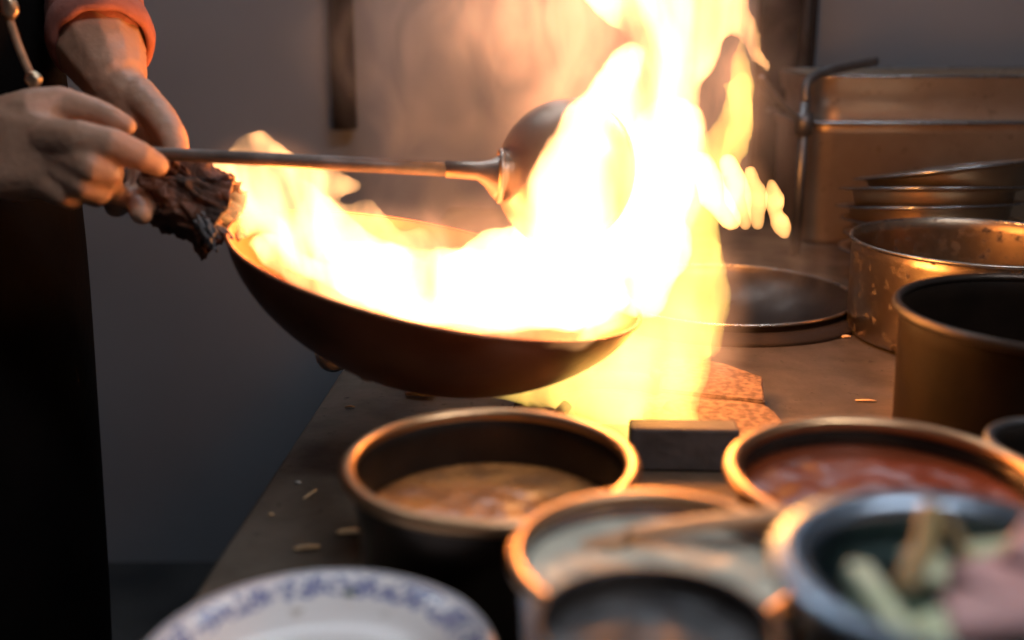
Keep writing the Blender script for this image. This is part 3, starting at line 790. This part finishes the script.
# ------------------------------------------------------------------ the rag on the handle
def cloth_wrap(axis, radii, turns=1.35, thick=0.0016, flare=0.3, seed=0.0, nu=110, nv=46, crumple=0.007):
    """a cloth rolled round an axis: overlapping turns, crumpled, the far edge ragged"""
    bm = bmesh.new()
    ax_ = [V(p) for p in smooth_path([tuple(p) for p in axis], 8)]
    n = len(ax_)
    grid = []
    for j in range(nv + 1):
        t = j / nv * (n - 1)
        i0 = min(int(t), n - 2); f = t - i0
        c = ax_[i0].lerp(ax_[i0 + 1], f)
        tg = (ax_[i0 + 1] - ax_[i0]).normalized()
        a = (V((0, 0, 1)) - tg * tg.z).normalized(); b = tg.cross(a)
        v = j / nv
        rr = radii[0] + (radii[1] - radii[0]) * min(1, v * 2) if v < 0.5 else radii[1] + (radii[2] - radii[1]) * (v - 0.5) * 2
        row = []
        for i in range(nu + 1):
            u = i / nu
            th = 2 * PI * turns * u + 0.8 * v
            r = rr * (0.86 + 0.22 * u)
            q = V((math.cos(th) * 2.4, math.sin(th) * 2.4, v * 2.2 + u * 2.1 + seed))
            fold = 1.1 - 3.2 * abs(mnoise.noise(q)) + 0.4 * mnoise.noise(q * 3.7)
            fold2 = 0.5 - 2.0 * abs(mnoise.noise(q * 2.6 + V((7, 1, 2)))) + 0.3 * mnoise.noise(q * 9)
            r += crumple * (fold + 0.7 * fold2)
            edge = 0.0
            if v > 0.82:
                edge = (v - 0.82) / 0.18 * (0.016 * mnoise.noise(V((u * 9, seed, 3))) + 0.004)
                r += flare * rr * ((v - 0.82) / 0.18) * (0.4 + mnoise.noise(V((u * 6, 5, seed))))
            row.append(bm.verts.new(c + a * (r * math.cos(th)) + b * (r * math.sin(th)) + tg * edge))
        grid.append(row)
    for A_, B_ in zip(grid, grid[1:]):
        for i in range(nu): bm.faces.new((A_[i], A_[i + 1], B_[i + 1], B_[i]))
    return bm
rag = link_bm('cloth_rag', cloth_wrap([W(150, 180, 1.03), W(170, 188, 1.03), W(196, 201, 1.03), W(222, 214, 1.03)], (0.026, 0.033, 0.029), turns=1.7, crumple=0.0055, flare=0.4, nu=200, nv=70), M['rag'])
m_ = rag.modifiers.new('thickness', 'SOLIDIFY'); m_.thickness = 0.0018
tag(rag, 'crumpled greasy brown rag wrapped round the wok handle', 'rag')
lin = link_bm('lining', cloth_wrap([W(200, 218, 1.0), W(208, 226, 0.998), W(215, 234, 0.998)], (0.006, 0.008, 0.010), turns=0.7, seed=4.0, nu=50, nv=20, crumple=0.003), M['rag_lining'], rag)
m_ = lin.modifiers.new('thickness', 'SOLIDIFY'); m_.thickness = 0.0015

# ------------------------------------------------------------------ second wok in the back burner
q9 = T(726, 292, 0.022)
hw = thing('wok', 'dark wok seated in the back burner, right of the flames', 'wok', (q9.x, q9.y, TABLE + 0.022))
# it sits over a raised ring, shallow enough to stay above the worktop
prof9 = [(R9 * math.sin(PI / 2 * k / 20), -0.085 * max(0, 1 - (math.sin(PI / 2 * k / 20)) ** 2) ** 0.7) for k in range(21)]
link_bm('pan', lathe(prof9 + [(max(r - 0.002, 0), z + 0.002 * (1 - (r / R9) ** 4)) for r, z in prof9][::-1], 128), M['dark_pot'], hw)
link_bm('rim', torus_bm(R9, 0.0024, 0, 128, 8), M['steel'], hw)
rs = thing('burner_ring', 'low iron ring around the wok in the back burner', 'burner', (q9.x, q9.y, TABLE))
link_bm('ring', lathe([(R9 * 0.93, 0.0), (R9 + 0.022, 0.0), (R9 + 0.020, 0.006), (R9 + 0.006, 0.013), (R9 * 0.98, 0.012), (R9 * 0.955, 0.006)], 112, close=True), M['black_pipe'], rs)

# ------------------------------------------------------------------ burning front burner
q10 = T(612, 412, 0.0)
fb = thing('burner', 'round iron wok burner hidden in the tall flames', 'burner', (q10.x, q10.y, TABLE))
link_bm('ring', lathe([(0.075, 0), (0.105, 0), (0.10, 0.010), (0.088, 0.018), (0.078, 0.016)], 80, close=True), M['iron'], fb)
link_bm('burner_head', lathe([(0, 0), (0.04, 0), (0.038, 0.010), (0.02, 0.014), (0, 0.014)], 48), M['iron'], fb)
for k in range(4):
    a = PI / 4 + k * PI / 2
    link_bm('support_prong', tube_bm([(0.095 * math.cos(a), 0.095 * math.sin(a), 0.012), (0.07 * math.cos(a), 0.07 * math.sin(a), 0.026)], 0.006, 10), M['iron'], fb)

# slabs and bar beside the burner
def slab(name, label, cat, pts, thick, lean, mat, zoff=0.0, group=None, seed=0):
    """irregular flat slab given by its outline (world xy), thick, leaning about its long side"""
    bm = bmesh.new()
    c = sum((V(p) for p in pts), V((0, 0))) / len(pts)
    vs = [bm.verts.new((p[0] - c.x, p[1] - c.y, 0)) for p in pts]
    f = bm.faces.new(vs)
    r = bmesh.ops.extrude_face_region(bm, geom=[f])
    for v in [e for e in r['geom'] if isinstance(e, bmesh.types.BMVert)]: v.co.z = thick
    bmesh.ops.bevel(bm, geom=bm.edges[:], offset=0.0018, segments=2, affect='EDGES')
    bmesh.ops.triangulate(bm, faces=bm.faces[:])
    bmesh.ops.subdivide_edges(bm, edges=bm.edges[:], cuts=2)
    for v in bm.verts: v.co += mnoise.noise_vector(v.co * 50 + V((seed, 0, 0))) * 0.0012
    o = link_bm(name, bm, mat, smooth=False)
    o.location = (c.x, c.y, TABLE + zoff); o.rotation_euler = lean
    return tag(o, label, cat, group)
def tp(px, py, h=0.0):
    p = T(px, py, h); return (p.x, p.y)
slab('stone_slab', 'rough scorched stone slab with a broken curved edge next to the flames', 'slab',
     [tp(640, 446, .02), tp(735, 446, .02), tp(772, 434, .02), tp(782, 424, .02), tp(775, 414, .02), tp(752, 399, .02), tp(722, 390, .02), tp(690, 387, .02), tp(645, 400, .02)], 0.022, (0, 0, 0), M['stone'], 0.001, 'scorched slabs by the burner', 1)
slab('stone_slab', 'square-cornered scorched slab behind the broken one', 'slab',
     [tp(660, 386, .03), tp(765, 398, .03), tp(763, 374, .03), tp(726, 361, .03), tp(690, 354, .03), tp(660, 356, .03)], 0.026, (0, 0, 0), M['stone'], 0.001, 'scorched slabs by the burner', 2)
qa, qb = T(638, 482), T(735, 478)
o = link_bm('iron_bar', box_bm((0.098, 0.026, 0.042), 0.003), M['iron'], smooth=False)
bmid = (qa + qb) / 2
o.location = (bmid.x, bmid.y + 0.03, TABLE + 0.021); o.rotation_euler = (0, 0, -0.04)
tag(o, 'short square iron bar between the two sauce pots', 'bar')

# ------------------------------------------------------------------ stack of metal dishes
q11 = W(934, 188, 1.70)
def dish(loc, rot, label, R=0.139):
    t = thing('metal_dish', label, 'dish', loc, rot, 'stacked metal dishes behind the steel pot')
    pr = [(0, 0), (R * 0.76, 0), (R * 0.81, 0.003), (R * 0.85, 0.036), (R * 0.87, 0.039), (R, 0.0425), (R, 0.0437), (R * 0.865, 0.0408), (R * 0.84, 0.038), (R * 0.80, 0.0046), (R * 0.75, 0.0014), (0, 0.0014)]
    link_bm('body', lathe(pr, 96), M['dish_steel'], t)
    link_bm('rim', torus_bm(R, 0.0013, 0.0431, 96, 8), M['steel_clean'], t)
    return t
ht = q11.z - TABLE - 0.0431
dish((q11.x, q11.y, TABLE + ht), (-0.15, -0.005, 0), 'level metal dish, second from the top of the stack')
dish((q11.x + 0.026, q11.y + 0.004, TABLE + ht + 0.029), (-0.16, -0.115, 0), 'tilted metal dish on top of the stack')
dish((q11.x - 0.004, q11.y - 0.004, TABLE + ht - 0.024), (-0.13, -0.03, 0), 'third metal dish from the top, its edge just under the level one')
k = 3
z = ht - 0.048
names = ['fourth', 'fifth', 'sixth', 'seventh']
while z > 0.001 and k < 7:
    dish((q11.x + 0.003 * (-1) ** k, q11.y + 0.002 * k - 0.01, TABLE + max(z, 0.0)), (-0.11 + 0.03 * (k - 2), 0.0, 0), '%s metal dish from the top, almost hidden by the wide steel pot' % names[k - 3], R=0.132)
    z -= 0.024; k += 1
base_z = z + 0.024
pd = thing('round_tin', 'low round tin beneath the stacked metal dishes', 'tin', (q11.x, q11.y, TABLE))
link_bm('body', lathe([(0, 0), (0.08, 0), (0.083, 0.003), (0.083, base_z - 0.001), (0.08, base_z - 0.0005), (0, base_z - 0.0005)], 64), M['dark_pot'], pd)
link_bm('rim', torus_bm(0.083, 0.0016, base_z - 0.004, 64, 8), M['steel'], pd)

# ------------------------------------------------------------------ deep rectangular pans at the back
def rrect(w, d, r, n=6):
    pts = []
    for cx_, cy_, a0 in ((w / 2 - r, d / 2 - r, 0), (-w / 2 + r, d / 2 - r, PI / 2), (-w / 2 + r, -d / 2 + r, PI), (w / 2 - r, -d / 2 + r, 1.5 * PI)):
        for k in range(n + 1):
            a = a0 + PI / 2 * k / n
            pts.append((cx_ + r * math.cos(a), cy_ + r * math.sin(a)))
    return pts
def loft(sections, mat, name, parent):
    bm = bmesh.new()
    rings = [[bm.verts.new((x, y, z)) for x, y in rrect(w, d, r)] for (w, d, r, z) in sections]
    for a_, b_ in zip(rings, rings[1:]):
        n = len(a_)
        for i in range(n): bm.faces.new((a_[i], a_[(i + 1) % n], b_[(i + 1) % n], b_[i]))
    bm.faces.new(rings[0]); bm.faces.new(rings[-1])
    return link_bm(name, bm, mat, parent)
fl = W(803, 121, 1.90)      # left end of the lower pan's front flange
hf = fl.z - TABLE
pw, pdp = 0.56, 0.32
gx, gy = fl.x + pw / 2, fl.y + pdp / 2
gn = thing('food_pan', 'deep rectangular steel pan standing behind the stacked dishes', 'pan', (gx, gy, TABLE))
w_, d_ = pw - 0.035, pdp - 0.035
loft([(w_ - 0.03, d_ - 0.03, 0.04, 0.0), (w_ - 0.012, d_ - 0.012, 0.045, 0.012), (w_ - 0.002, d_ - 0.002, 0.045, hf - 0.03), (w_ + 0.008, d_ + 0.008, 0.045, hf - 0.024), (w_ + 0.01, d_ + 0.01, 0.045, hf - 0.006),
      (w_ + 0.006, d_ + 0.006, 0.044, hf - 0.004), (w_ - 0.006, d_ - 0.006, 0.043, hf - 0.03), (w_ - 0.018, d_ - 0.018, 0.042, 0.014), (w_ - 0.05, d_ - 0.05, 0.04, 0.004)], M['steel_pan'], 'body', gn)
loft([(w_ + 0.004, d_ + 0.004, 0.045, hf - 0.005), (pw, pdp, 0.04, hf - 0.006), (pw + 0.003, pdp + 0.003, 0.04, hf - 0.003), (pw, pdp, 0.04, hf), (w_ + 0.008, d_ + 0.008, 0.044, hf - 0.001)], M['steel_clean'], 'flange', gn)
up = thing('food_pan', 'second rectangular steel pan nested on top of the deep one', 'pan', (gx + 0.004, gy, TABLE + hf))
w2, d2 = pw - 0.028, pdp - 0.03
rt = W(820, 76, 1.90).z - TABLE - hf
loft([(w2 - 0.05, d2 - 0.05, 0.04, -0.10), (w2 - 0.03, d2 - 0.03, 0.045, -0.09), (w2 - 0.028, d2 - 0.028, 0.045, 0.0), (w2 - 0.022, d2 - 0.022, 0.045, rt * 0.45), (w2 - 0.006, d2 - 0.006, 0.045, rt * 0.58), (w2, d2, 0.045, rt * 0.95), (w2 + 0.004, d2 + 0.004, 0.045, rt), (w2 - 0.006, d2 - 0.006, 0.043, rt),
      (w2 - 0.014, d2 - 0.014, 0.043, rt * 0.6), (w2 - 0.036, d2 - 0.036, 0.043, rt * 0.3), (w2 - 0.045, d2 - 0.045, 0.043, -0.085)], M['steel_pan'], 'body', up)
bm = bmesh.new()
pts = [(x, y, rt) for x, y in rrect(w2 + 0.002, d2 + 0.002, 0.045)]
link_bm('rim', tube_bm(pts + [pts[0], pts[1]], 0.0022, 8), M['steel_clean'], up)

# ------------------------------------------------------------------ pipes and tap against the back wall
def pipe_pts(lst): return [V(p) for p in smooth_path([tuple(W(*a)) for a in lst])]
po = thing('wall_post', 'black sooty post standing behind the flames at the wall', 'post', (0, 0, 0))
a_ = W(776, 160, 2.2)
o = link_bm('post', box_bm((0.115, 0.04, 1.7), 0.005, (a_.x + 0.035, WALLY - 0.03, TABLE + 0.85)), M['black_pipe'], po, False)
pp = thing('water_pipe', 'thin grey pipe rising up the wall left of the rectangular pans', 'pipe')
x_ = W(803, 60, 2.25).x
link_bm('pipe', tube_bm([(x_, WALLY - 0.055, TABLE), (x_, WALLY - 0.055, 2.69)], 0.011, 14), M['pipe'], pp)
for zz in (1.02, 1.62, 2.2):
    link_bm('bracket', box_bm((0.04, 0.05, 0.015), 0.002, (x_, WALLY - 0.03, zz)), M['black_pipe'], pp, False)
tapp = thing('swivel_tap', 'bent steel tap with a curved spout left of the rectangular pans', 'tap')
b0 = W(800, 250, 1.88)
tx, ty = W(799, 150, 1.87).x, 1.86
link_bm('riser', tube_bm([V((tx, ty, TABLE)), V((tx, ty, W(799, 100, 1.87).z))], 0.009, 14), M['pipe'], tapp)
link_bm('spout', tube_bm(smooth_path([(tx, ty, W(799, 100, 1.87).z), (tx + 0.005, ty + 0.01, W(799, 80, 1.87).z), (W(825, 66, 1.9).x, ty + 0.05, W(825, 69, 1.9).z), (W(868, 60, 1.95).x, ty + 0.10, W(868, 60, 1.95).z)]), 0.008, 12), M['pipe'], tapp)
link_bm('handle', tube_bm(smooth_path([(tx, ty, W(799, 122, 1.87).z), (W(775, 103, 1.85).x, ty - 0.02, W(775, 100, 1.85).z), (W(752, 70, 1.85).x, ty - 0.03, W(752, 74, 1.85).z)]), 0.0055, 10), M['pipe'], tapp)
link_bm('valve', lathe([(0, -0.02), (0.014, -0.018), (0.016, 0), (0.014, 0.018), (0, 0.02)], 24), M['pipe'], tapp).location = (tx, ty, W(799, 122, 1.87).z)
# dark flue strip seen through the smoke left of the ladle
fx = W(345, 60, 2.3)
flp = thing('flue_pipe', 'dark flue pipe on the wall behind the ladle, seen through smoke', 'pipe')
link_bm('pipe', tube_bm([(fx.x, WALLY - 0.035, 1.02), (fx.x, WALLY - 0.035, 2.70)], 0.026, 20), M['black_pipe'], flp)
for zz in (1.5, 2.2):
    link_bm('bracket', box_bm((0.075, 0.06, 0.02), 0.003, (fx.x, WALLY - 0.032, zz)), M['black_pipe'], flp, False)

# small lid hooked on the counter's left edge behind the wok
lp = W(333, 354, 1.41)
dd_ = thing('pot_lid', 'small pale round lid hanging at the counter edge below the wok', 'lid', lp, (PI / 2 - 0.25, 0, -0.1))
link_bm('disc', lathe([(0, 0.006), (0.012, 0.0055), (0.020, 0.003), (0.0235, 0.0), (0.0235, -0.0015), (0.019, 0.001), (0, 0.004)], 48), M['white_dish'], dd_)
link_bm('knob', lathe([(0, 0.014), (0.004, 0.0135), (0.005, 0.011), (0.003, 0.008), (0.003, 0.005), (0, 0.005)], 24), M['iron'], dd_)
link_bm('hook', tube_bm(smooth_path([(0.015, 0.014, 0.0), (0.021, 0.022, -0.002), (0.030, 0.024, -0.002), (0.034, 0.020, -0.002)]), 0.0014, 8), M['iron'], dd_)

# ------------------------------------------------------------------ scraps on the worktop
def scrap(px, py, L, wd, ang, label, mat=None, name='food_scrap', bend=0.2):
    p = T(px, py)
    pts = [(p.x + math.cos(ang + bend * (u - 0.5)) * L * (u - 0.5), p.y + math.sin(ang + bend * (u - 0.5)) * L * (u - 0.5), TABLE + wd * 0.55 + 0.001 * math.sin(u * PI)) for u in [i / 8 for i in range(9)]]
    o = link_bm(name, tube_bm(pts, [wd * (0.5 + 0.5 * math.sin(0.3 + 2.5 * i / 8)) for i in range(9)], 10, flat=0.5), mat or M['crumb'])
    tag(o, label, 'food scrap', 'dry scraps on the worktop')
scrap(311, 495, 0.020, 0.0014, 1.15, 'straw-like dry scrap left of the broth pot')
scrap(298, 484, 0.005, 0.0018, 0.1, 'tiny pale crumb beside the straw-like scrap', M['white_dish'])
scrap(351, 535, 0.022, 0.0045, 0.1, 'flat orange-brown flake next to the broth pot')
scrap(420, 397, 0.032, 0.0055, -0.15, 'long leaf-like scrap in front of the wok')
scrap(432, 390, 0.030, 0.005, 0.5, 'short bent flake behind the long leaf-like scrap')
scrap(386, 377, 0.012, 0.002, 0.2, 'tiny crumb on the worktop below the wok')
scrap(350, 408, 0.010, 0.002, 0.0, 'small grey crumb near the counter edge')
scrap(271, 516, 0.004, 0.0018, 0.0, 'single round crumb close to the counter edge')
scrap(846, 338, 0.012, 0.003, 0.1, 'small glowing crumb in front of the back wok')
scrap(866, 402, 0.022, 0.0022, -0.1, 'thin stick-like scrap left of the black pot')
scrap(307, 550, 0.02, 0.003, 0.2, 'brown smear-like flake behind the flowered plate')

# ------------------------------------------------------------------ fire
ORANGE = (1.0, 0.36, 0.075)
F1 = flame_mat('wok_fire_gas', (1.0, 0.47, 0.17), 120, 0.02, nscale=15, lo=0.36, hi=0.66, floor_=0.05)
F2 = flame_mat('rising_fire_gas', (1.0, 0.47, 0.17), 125, 0.02, nscale=15, lo=0.38, hi=0.64, floor_=0.05, stretch=(1, 1, 0.28))
F3 = flame_mat('burner_fire_gas', (1.0, 0.62, 0.12), 40, 0.015, nscale=12, lo=0.32, hi=0.65, floor_=0.2, stretch=(1, 1, 0.3))
F4 = flame_mat('thin_fire_halo_gas', (1.0, 0.40, 0.17), 10, 0.003, nscale=15, lo=0.36, hi=0.68, floor_=0.02, stretch=(1, 1, 0.6), distort=2.0)
def flame(name, label, parts, mat, voxel=0.006, smooth=6, amt=0.010, scale=0.05):
    bm = bmesh.new()
    for nodes in parts:
        chain(bm, [P(*n) for n in nodes])
    me = fuse(bm, voxel, smooth, disp_amt=amt, disp_scale=scale)
    o = link_me(name, me, mat)
    return tag(o, label, 'flame')
F5 = flame_mat('small_fire_gas', (1.0, 0.47, 0.14), 200, 0.03, nscale=20, lo=0.36, hi=0.62, floor_=0.45, stretch=(1, 1, 0.5))
# fire filling the wok
flame('wok_fire', 'blazing yellow-white fire filling the tilted wok', [
    [(232, 196, 1.06, .018), (262, 185, 1.06, .034), (300, 225, 1.06, .038), (350, 262, 1.06, .036), (420, 285, 1.05, .036), (500, 295, 1.04, .036), (570, 295, 1.04, .034), (612, 300, 1.04, .018)],
    [(262, 190, 1.06, .035), (250, 160, 1.06, .026), (262, 146, 1.06, .014)],
    [(214, 175, 1.06, .016), (208, 196, 1.06, .011), (246, 222, 1.06, .018)],
    [(280, 170, 1.07, .026), (330, 178, 1.08, .016), (358, 186, 1.08, .008)],
    [(300, 225, 1.08, .03), (350, 225, 1.10, .02), (380, 236, 1.1, .018), (420, 258, 1.1, .02)],
    [(330, 230, 1.1, .018), (366, 214, 1.1, .014), (384, 222, 1.1, .010)],
    [(404, 252, 1.1, .020), (422, 236, 1.1, .012), (436, 246, 1.1, .010)],
    [(460, 290, 1.08, .035), (520, 262, 1.08, .04), (580, 262, 1.08, .05)],
    [(262, 244, 1.0, .014), (300, 276, 0.96, .018), (350, 300, 0.94, .020), (420, 318, 0.92, .018), (500, 328, 0.91, .018), (570, 326, 0.92, .018), (618, 316, 0.95, .014)],
    [(330, 268, 1.0, .022), (400, 282, 1.0, .034), (480, 292, 0.99, .036), (560, 296, 0.99, .034), (606, 298, 1.0, .024)],
    [(520, 290, 0.97, .03), (560, 270, 0.96, .036), (600, 230, 0.95, .044), (606, 190, 0.945, .044), (600, 150, 0.945, .034), (612, 118, 0.95, .024)],
    [(560, 262, 0.95, .040), (578, 215, 0.935, .046), (584, 170, 0.93, .042), (596, 130, 0.94, .034), (616, 96, 0.97, .026), (630, 60, 1.02, .016)],
    [(620, 250, 0.97, .05), (650, 190, 0.98, .048), (670, 130, 1.02, .035)],
    [(540, 282, 0.96, .024), (545, 252, 0.95, .020), (556, 232, 0.95, .022)],
    [(590, 160, 0.94, .030), (572, 136, 0.94, .018), (566, 118, 0.94, .008)],
    [(640, 240, 0.97, .04), (670, 180, 0.98, .035), (690, 140, 0.98, .018)],
], F1, amt=0.008)
flame('rising_fire', 'tall column of white-hot fire leaping up from the wok', [
    [(560, 290, 1.08, .045), (590, 240, 1.08, .06), (612, 190, 1.09, .066), (622, 140, 1.10, .050), (660, 90, 1.10, .040), (668, 40, 1.10, .042), (672, -10, 1.10, .05), (676, -60, 1.10, .04), (680, -100, 1.10, .012)],
    [(560, 250, 1.08, .05), (545, 200, 1.06, .034), (560, 150, 1.07, .022), (575, 120, 1.08, .010)],
    [(640, 200, 1.10, .05), (668, 150, 1.10, .034), (692, 122, 1.10, .014)],
    [(640, 30, 1.10, .018), (640, 52, 1.10, .015), (652, 68, 1.1, .009)],
    [(690, 60, 1.10, .022), (702, 20, 1.10, .030), (720, -20, 1.10, .035), (724, -70, 1.1, .02)],
    [(735, -20, 1.10, .018), (742, 20, 1.10, .013), (752, 48, 1.10, .011), (768, 68, 1.10, .007)],
    [(612, -10, 1.10, .03), (634, 20, 1.10, .022)],
    [(650, 250, 1.08, .04), (640, 290, 1.06, .03)],
], F2, amt=0.009)
flame('burner_fire', 'pale yellow fire roaring up from the burner under the wok', [
    [(640, 412, 1.06, .050), (650, 370, 1.08, .052), (668, 320, 1.09, .045), (680, 270, 1.10, .038), (690, 220, 1.10, .028), (712, 170, 1.12, .016), (742, 110, 1.12, .011), (744, 70, 1.12, .005)],
    [(560, 398, 1.10, .018), (600, 402, 1.08, .032), (640, 412, 1.06, .040), (676, 424, 1.05, .020)],
    [(628, 424, 1.03, .018), (655, 430, 1.02, .018), (684, 428, 1.03, .014)],
    [(494, 398, 1.12, .007), (530, 394, 1.12, .016), (580, 380, 1.1, .030), (620, 350, 1.1, .04)],
    [(715, 250, 1.12, .012), (716, 300, 1.1, .014), (712, 350, 1.1, .012)],
    [(730, 170, 1.14, .012), (742, 120, 1.14, .013), (738, 70, 1.14, .013), (742, 40, 1.14, .008)],
    [(690, 230, 1.10, .028), (706, 280, 1.09, .012), (700, 340, 1.08, .016), (690, 400, 1.06, .014)],
    [(700, 190, 1.12, .016), (708, 150, 1.12, .012), (735, 100, 1.12, .010), (728, 84, 1.12, .006)],
], F3, amt=0.007)
fg = 'small flame tongues right of the fire column'
for i, (nodes, lab) in enumerate((
    ([(700, 165, 1.18, .014), (714, 195, 1.18, .017), (730, 218, 1.18, .012)], 'leftmost of the small flame tongues right of the fire column'),
    ([(728, 162, 1.19, .010), (738, 195, 1.19, .016), (745, 224, 1.19, .008)], 'long flame tongue beside the wall post, second of the small ones'),
    ([(750, 172, 1.2, .007), (756, 196, 1.2, .013), (758, 224, 1.2, .008)], 'third of the small flame tongues, low and narrow'),
    ([(771, 183, 1.2, .006), (776, 200, 1.2, .012), (773, 212, 1.2, .007), (779, 222, 1.2, .011), (785, 234, 1.2, .005)], 'rightmost small flame tongue, split off from the fire'))):
    o = flame('flame_tongue', lab, [nodes], F5, voxel=0.003, smooth=3, amt=0.003, scale=0.03)
    o['group'] = fg
# thin glowing gas and smoke: soft round puffs, densest at their middle
def puff_mat(name, emit, strength, col, nscale, lo, hi, dens=0.0, stretch=(1, 1, 0.6)):
    m, nt, out = new_mat(name)
    tc = nt.nodes.new('ShaderNodeTexCoord')
    gr = nt.nodes.new('ShaderNodeTexGradient'); gr.gradient_type = 'SPHERICAL'
    nt.links.new(tc.outputs['Object'], gr.inputs[0])
    sm_ = nt.nodes.new('ShaderNodeMapRange'); sm_.interpolation_type = 'SMOOTHSTEP'
    sm_.inputs['From Max'].default_value = 0.8
    nt.links.new(gr.outputs['Fac'], sm_.inputs['Value'])
    ge = nt.nodes.new('ShaderNodeNewGeometry')
    mp = nt.nodes.new('ShaderNodeMapping'); mp.inputs['Scale'].default_value = stretch
    nt.links.new(ge.outputs['Position'], mp.inputs[0])
    n1 = nt.nodes.new('ShaderNodeTexNoise')
    n1.inputs['Scale'].default_value = nscale; n1.inputs['Detail'].default_value = 5; n1.inputs['Distortion'].default_value = 1.8
    nt.links.new(mp.outputs[0], n1.inputs['Vector'])
    r = ramp(nt, n1.outputs[0], [(lo, g(0.08)), (hi, g(1))])
    mu = nt.nodes.new('ShaderNodeMath'); mu.operation = 'MULTIPLY'
    nt.links.new(r.outputs[0], mu.inputs[0]); nt.links.new(sm_.outputs[0], mu.inputs[1])
    m2 = nt.nodes.new('ShaderNodeMath'); m2.operation = 'MULTIPLY'; m2.inputs[1].default_value = strength
    nt.links.new(mu.outputs[0], m2.inputs[0])
    if emit:
        e = nt.nodes.new('ShaderNodeEmission'); e.inputs[0].default_value = (*col, 1)
        nt.links.new(m2.outputs[0], e.inputs[1])
    else:
        e = nt.nodes.new('ShaderNodeVolumeScatter'); e.inputs['Color'].default_value = (*col, 1); e.inputs['Anisotropy'].default_value = 0.2
        nt.links.new(m2.outputs[0], e.inputs['Density'])
    nt.links.new(e.outputs[0], out.inputs['Volume'])
    return m
def puffs(name, part, label, cat, mat, lst):
    t = thing(name, label, cat, kind='stuff')
    me0 = None
    for px, py, Z, rx, rz, ry, ang in lst:
        if me0 is None:
            b = bmesh.new(); bmesh.ops.create_icosphere(b, subdivisions=3, radius=1)
            o = link_bm(part, b, mat, t); me0 = o.data
        else:
            o = bpy.data.objects.new(part, me0); COL.objects.link(o); o.parent = t
        o.location = W(px, py, Z); o.scale = (rx, ry, rz); o.rotation_euler = (0, ang, 0)
    return t
VE = puff_mat('thin_fire_halo_gas', True, 15, (1.0, 0.40, 0.18), 12, 0.36, 0.68)  # emission also puts in the glow of firelit smoke and soft halos round flames
puffs('thin_fire_halo', 'halo_gas_puff', 'faint orange veil of burning gas and put-in glow of firelit smoke round the fire and the ladle', 'burning gas', VE, [
    (570, 60, 1.16, .12, .16, .10, 0.0), (520, 20, 1.18, .12, .10, .10, 0.2), (600, -40, 1.16, .16, .12, .1, 0.0),
    (600, 170, 1.12, .13, .15, .09, 0.0), (530, 220, 0.99, .065, .06, .05, 0.0), (600, 190, 0.95, .075, .11, .05, 0.0),
    (500, 250, 1.12, .12, .06, .08, 0.2), (400, 235, 1.12, .12, .04, .06, 0.15), (270, 190, 1.08, .08, .065, .05, 0.2),
    (690, 120, 1.14, .09, .16, .07, 0.0), (740, 70, 1.18, .035, .11, .04, -0.1), (730, 190, 1.18, .05, .06, .05, 0.0),
    (700, 330, 1.10, .06, .13, .06, 0.0), (620, 370, 1.09, .13, .06, .08, 0.0)])
SM = puff_mat('drifting_smoke', False, 5.0, (0.85, 0.8, 0.76), 11, 0.44, 0.68)
puffs('cooking_smoke', 'smoke_puff', 'thin smoke drifting up around the fire and before the wall', 'smoke', SM, [
    (430, 150, 1.35, .13, .16, .12, 0.1), (400, 40, 1.38, .17, .14, .14, 0.0), (480, -20, 1.36, .18, .14, .14, 0.0),
    (560, 60, 1.36, .2, .2, .14, 0.0), (470, 230, 1.3, .12, .06, .08, 0.1), (720, 40, 1.4, .14, .2, .1, 0.0),
    (770, 110, 1.45, .06, .13, .06, 0.0), (760, 262, 1.42, .14, .07, .1, 0.1)])

# ------------------------------------------------------------------ light
def lamp(name, kind, loc, power, col, size):
    l = bpy.data.lights.new(name, kind); l.energy = power; l.color = col
    if kind == 'POINT': l.shadow_soft_size = size
    o = bpy.data.objects.new(name, l); COL.objects.link(o); o.location = loc
    return o
FC = (1.0, 0.32, 0.05)
lamp('fire_light', 'POINT', W(600, 225, 1.06), 9, FC, 0.06)
lamp('fire_light', 'POINT', W(680, 40, 1.10), 7, FC, 0.05)
lamp('fire_light', 'POINT', W(655, 330, 1.08), 0.7, FC, 0.04)
lamp('fire_light', 'POINT', W(290, 215, 1.06), 2.5, FC, 0.03)
def area(loc, rot, sx_, sy_, power, col):
    l = bpy.data.lights.new('added_tube_light', 'AREA'); l.shape = 'RECTANGLE'; l.size = sx_; l.size_y = sy_; l.energy = power; l.color = col
    o = bpy.data.objects.new('added_tube_light', l); COL.objects.link(o); o.location = loc; o.rotation_euler = rot
area((-0.35, 1.75, 2.60), (0, 0, 0), 1.2, 0.10, 5, (0.75, 0.87, 1.0))  # cool light for the ceiling lamps added out of view
area((0.75, 0.1, 2.60), (0, 0, 0), 1.2, 0.10, 18, (0.95, 0.95, 1.0))

w = bpy.data.worlds.new('world'); S.world = w; w.use_nodes = True
w.node_tree.nodes['Background'].inputs[0].default_value = (0.03, 0.035, 0.04, 1)
w.node_tree.nodes['Background'].inputs[1].default_value = 0.5

cy = S.cycles
cy.use_denoising = True
cy.max_bounces = 8
cy.diffuse_bounces = 3
cy.glossy_bounces = 4
cy.transparent_max_bounces = 40
cy.volume_bounces = 0
cy.sample_clamp_indirect = 4
cy.volume_step_rate = 1.0
cy.volume_max_steps = 128
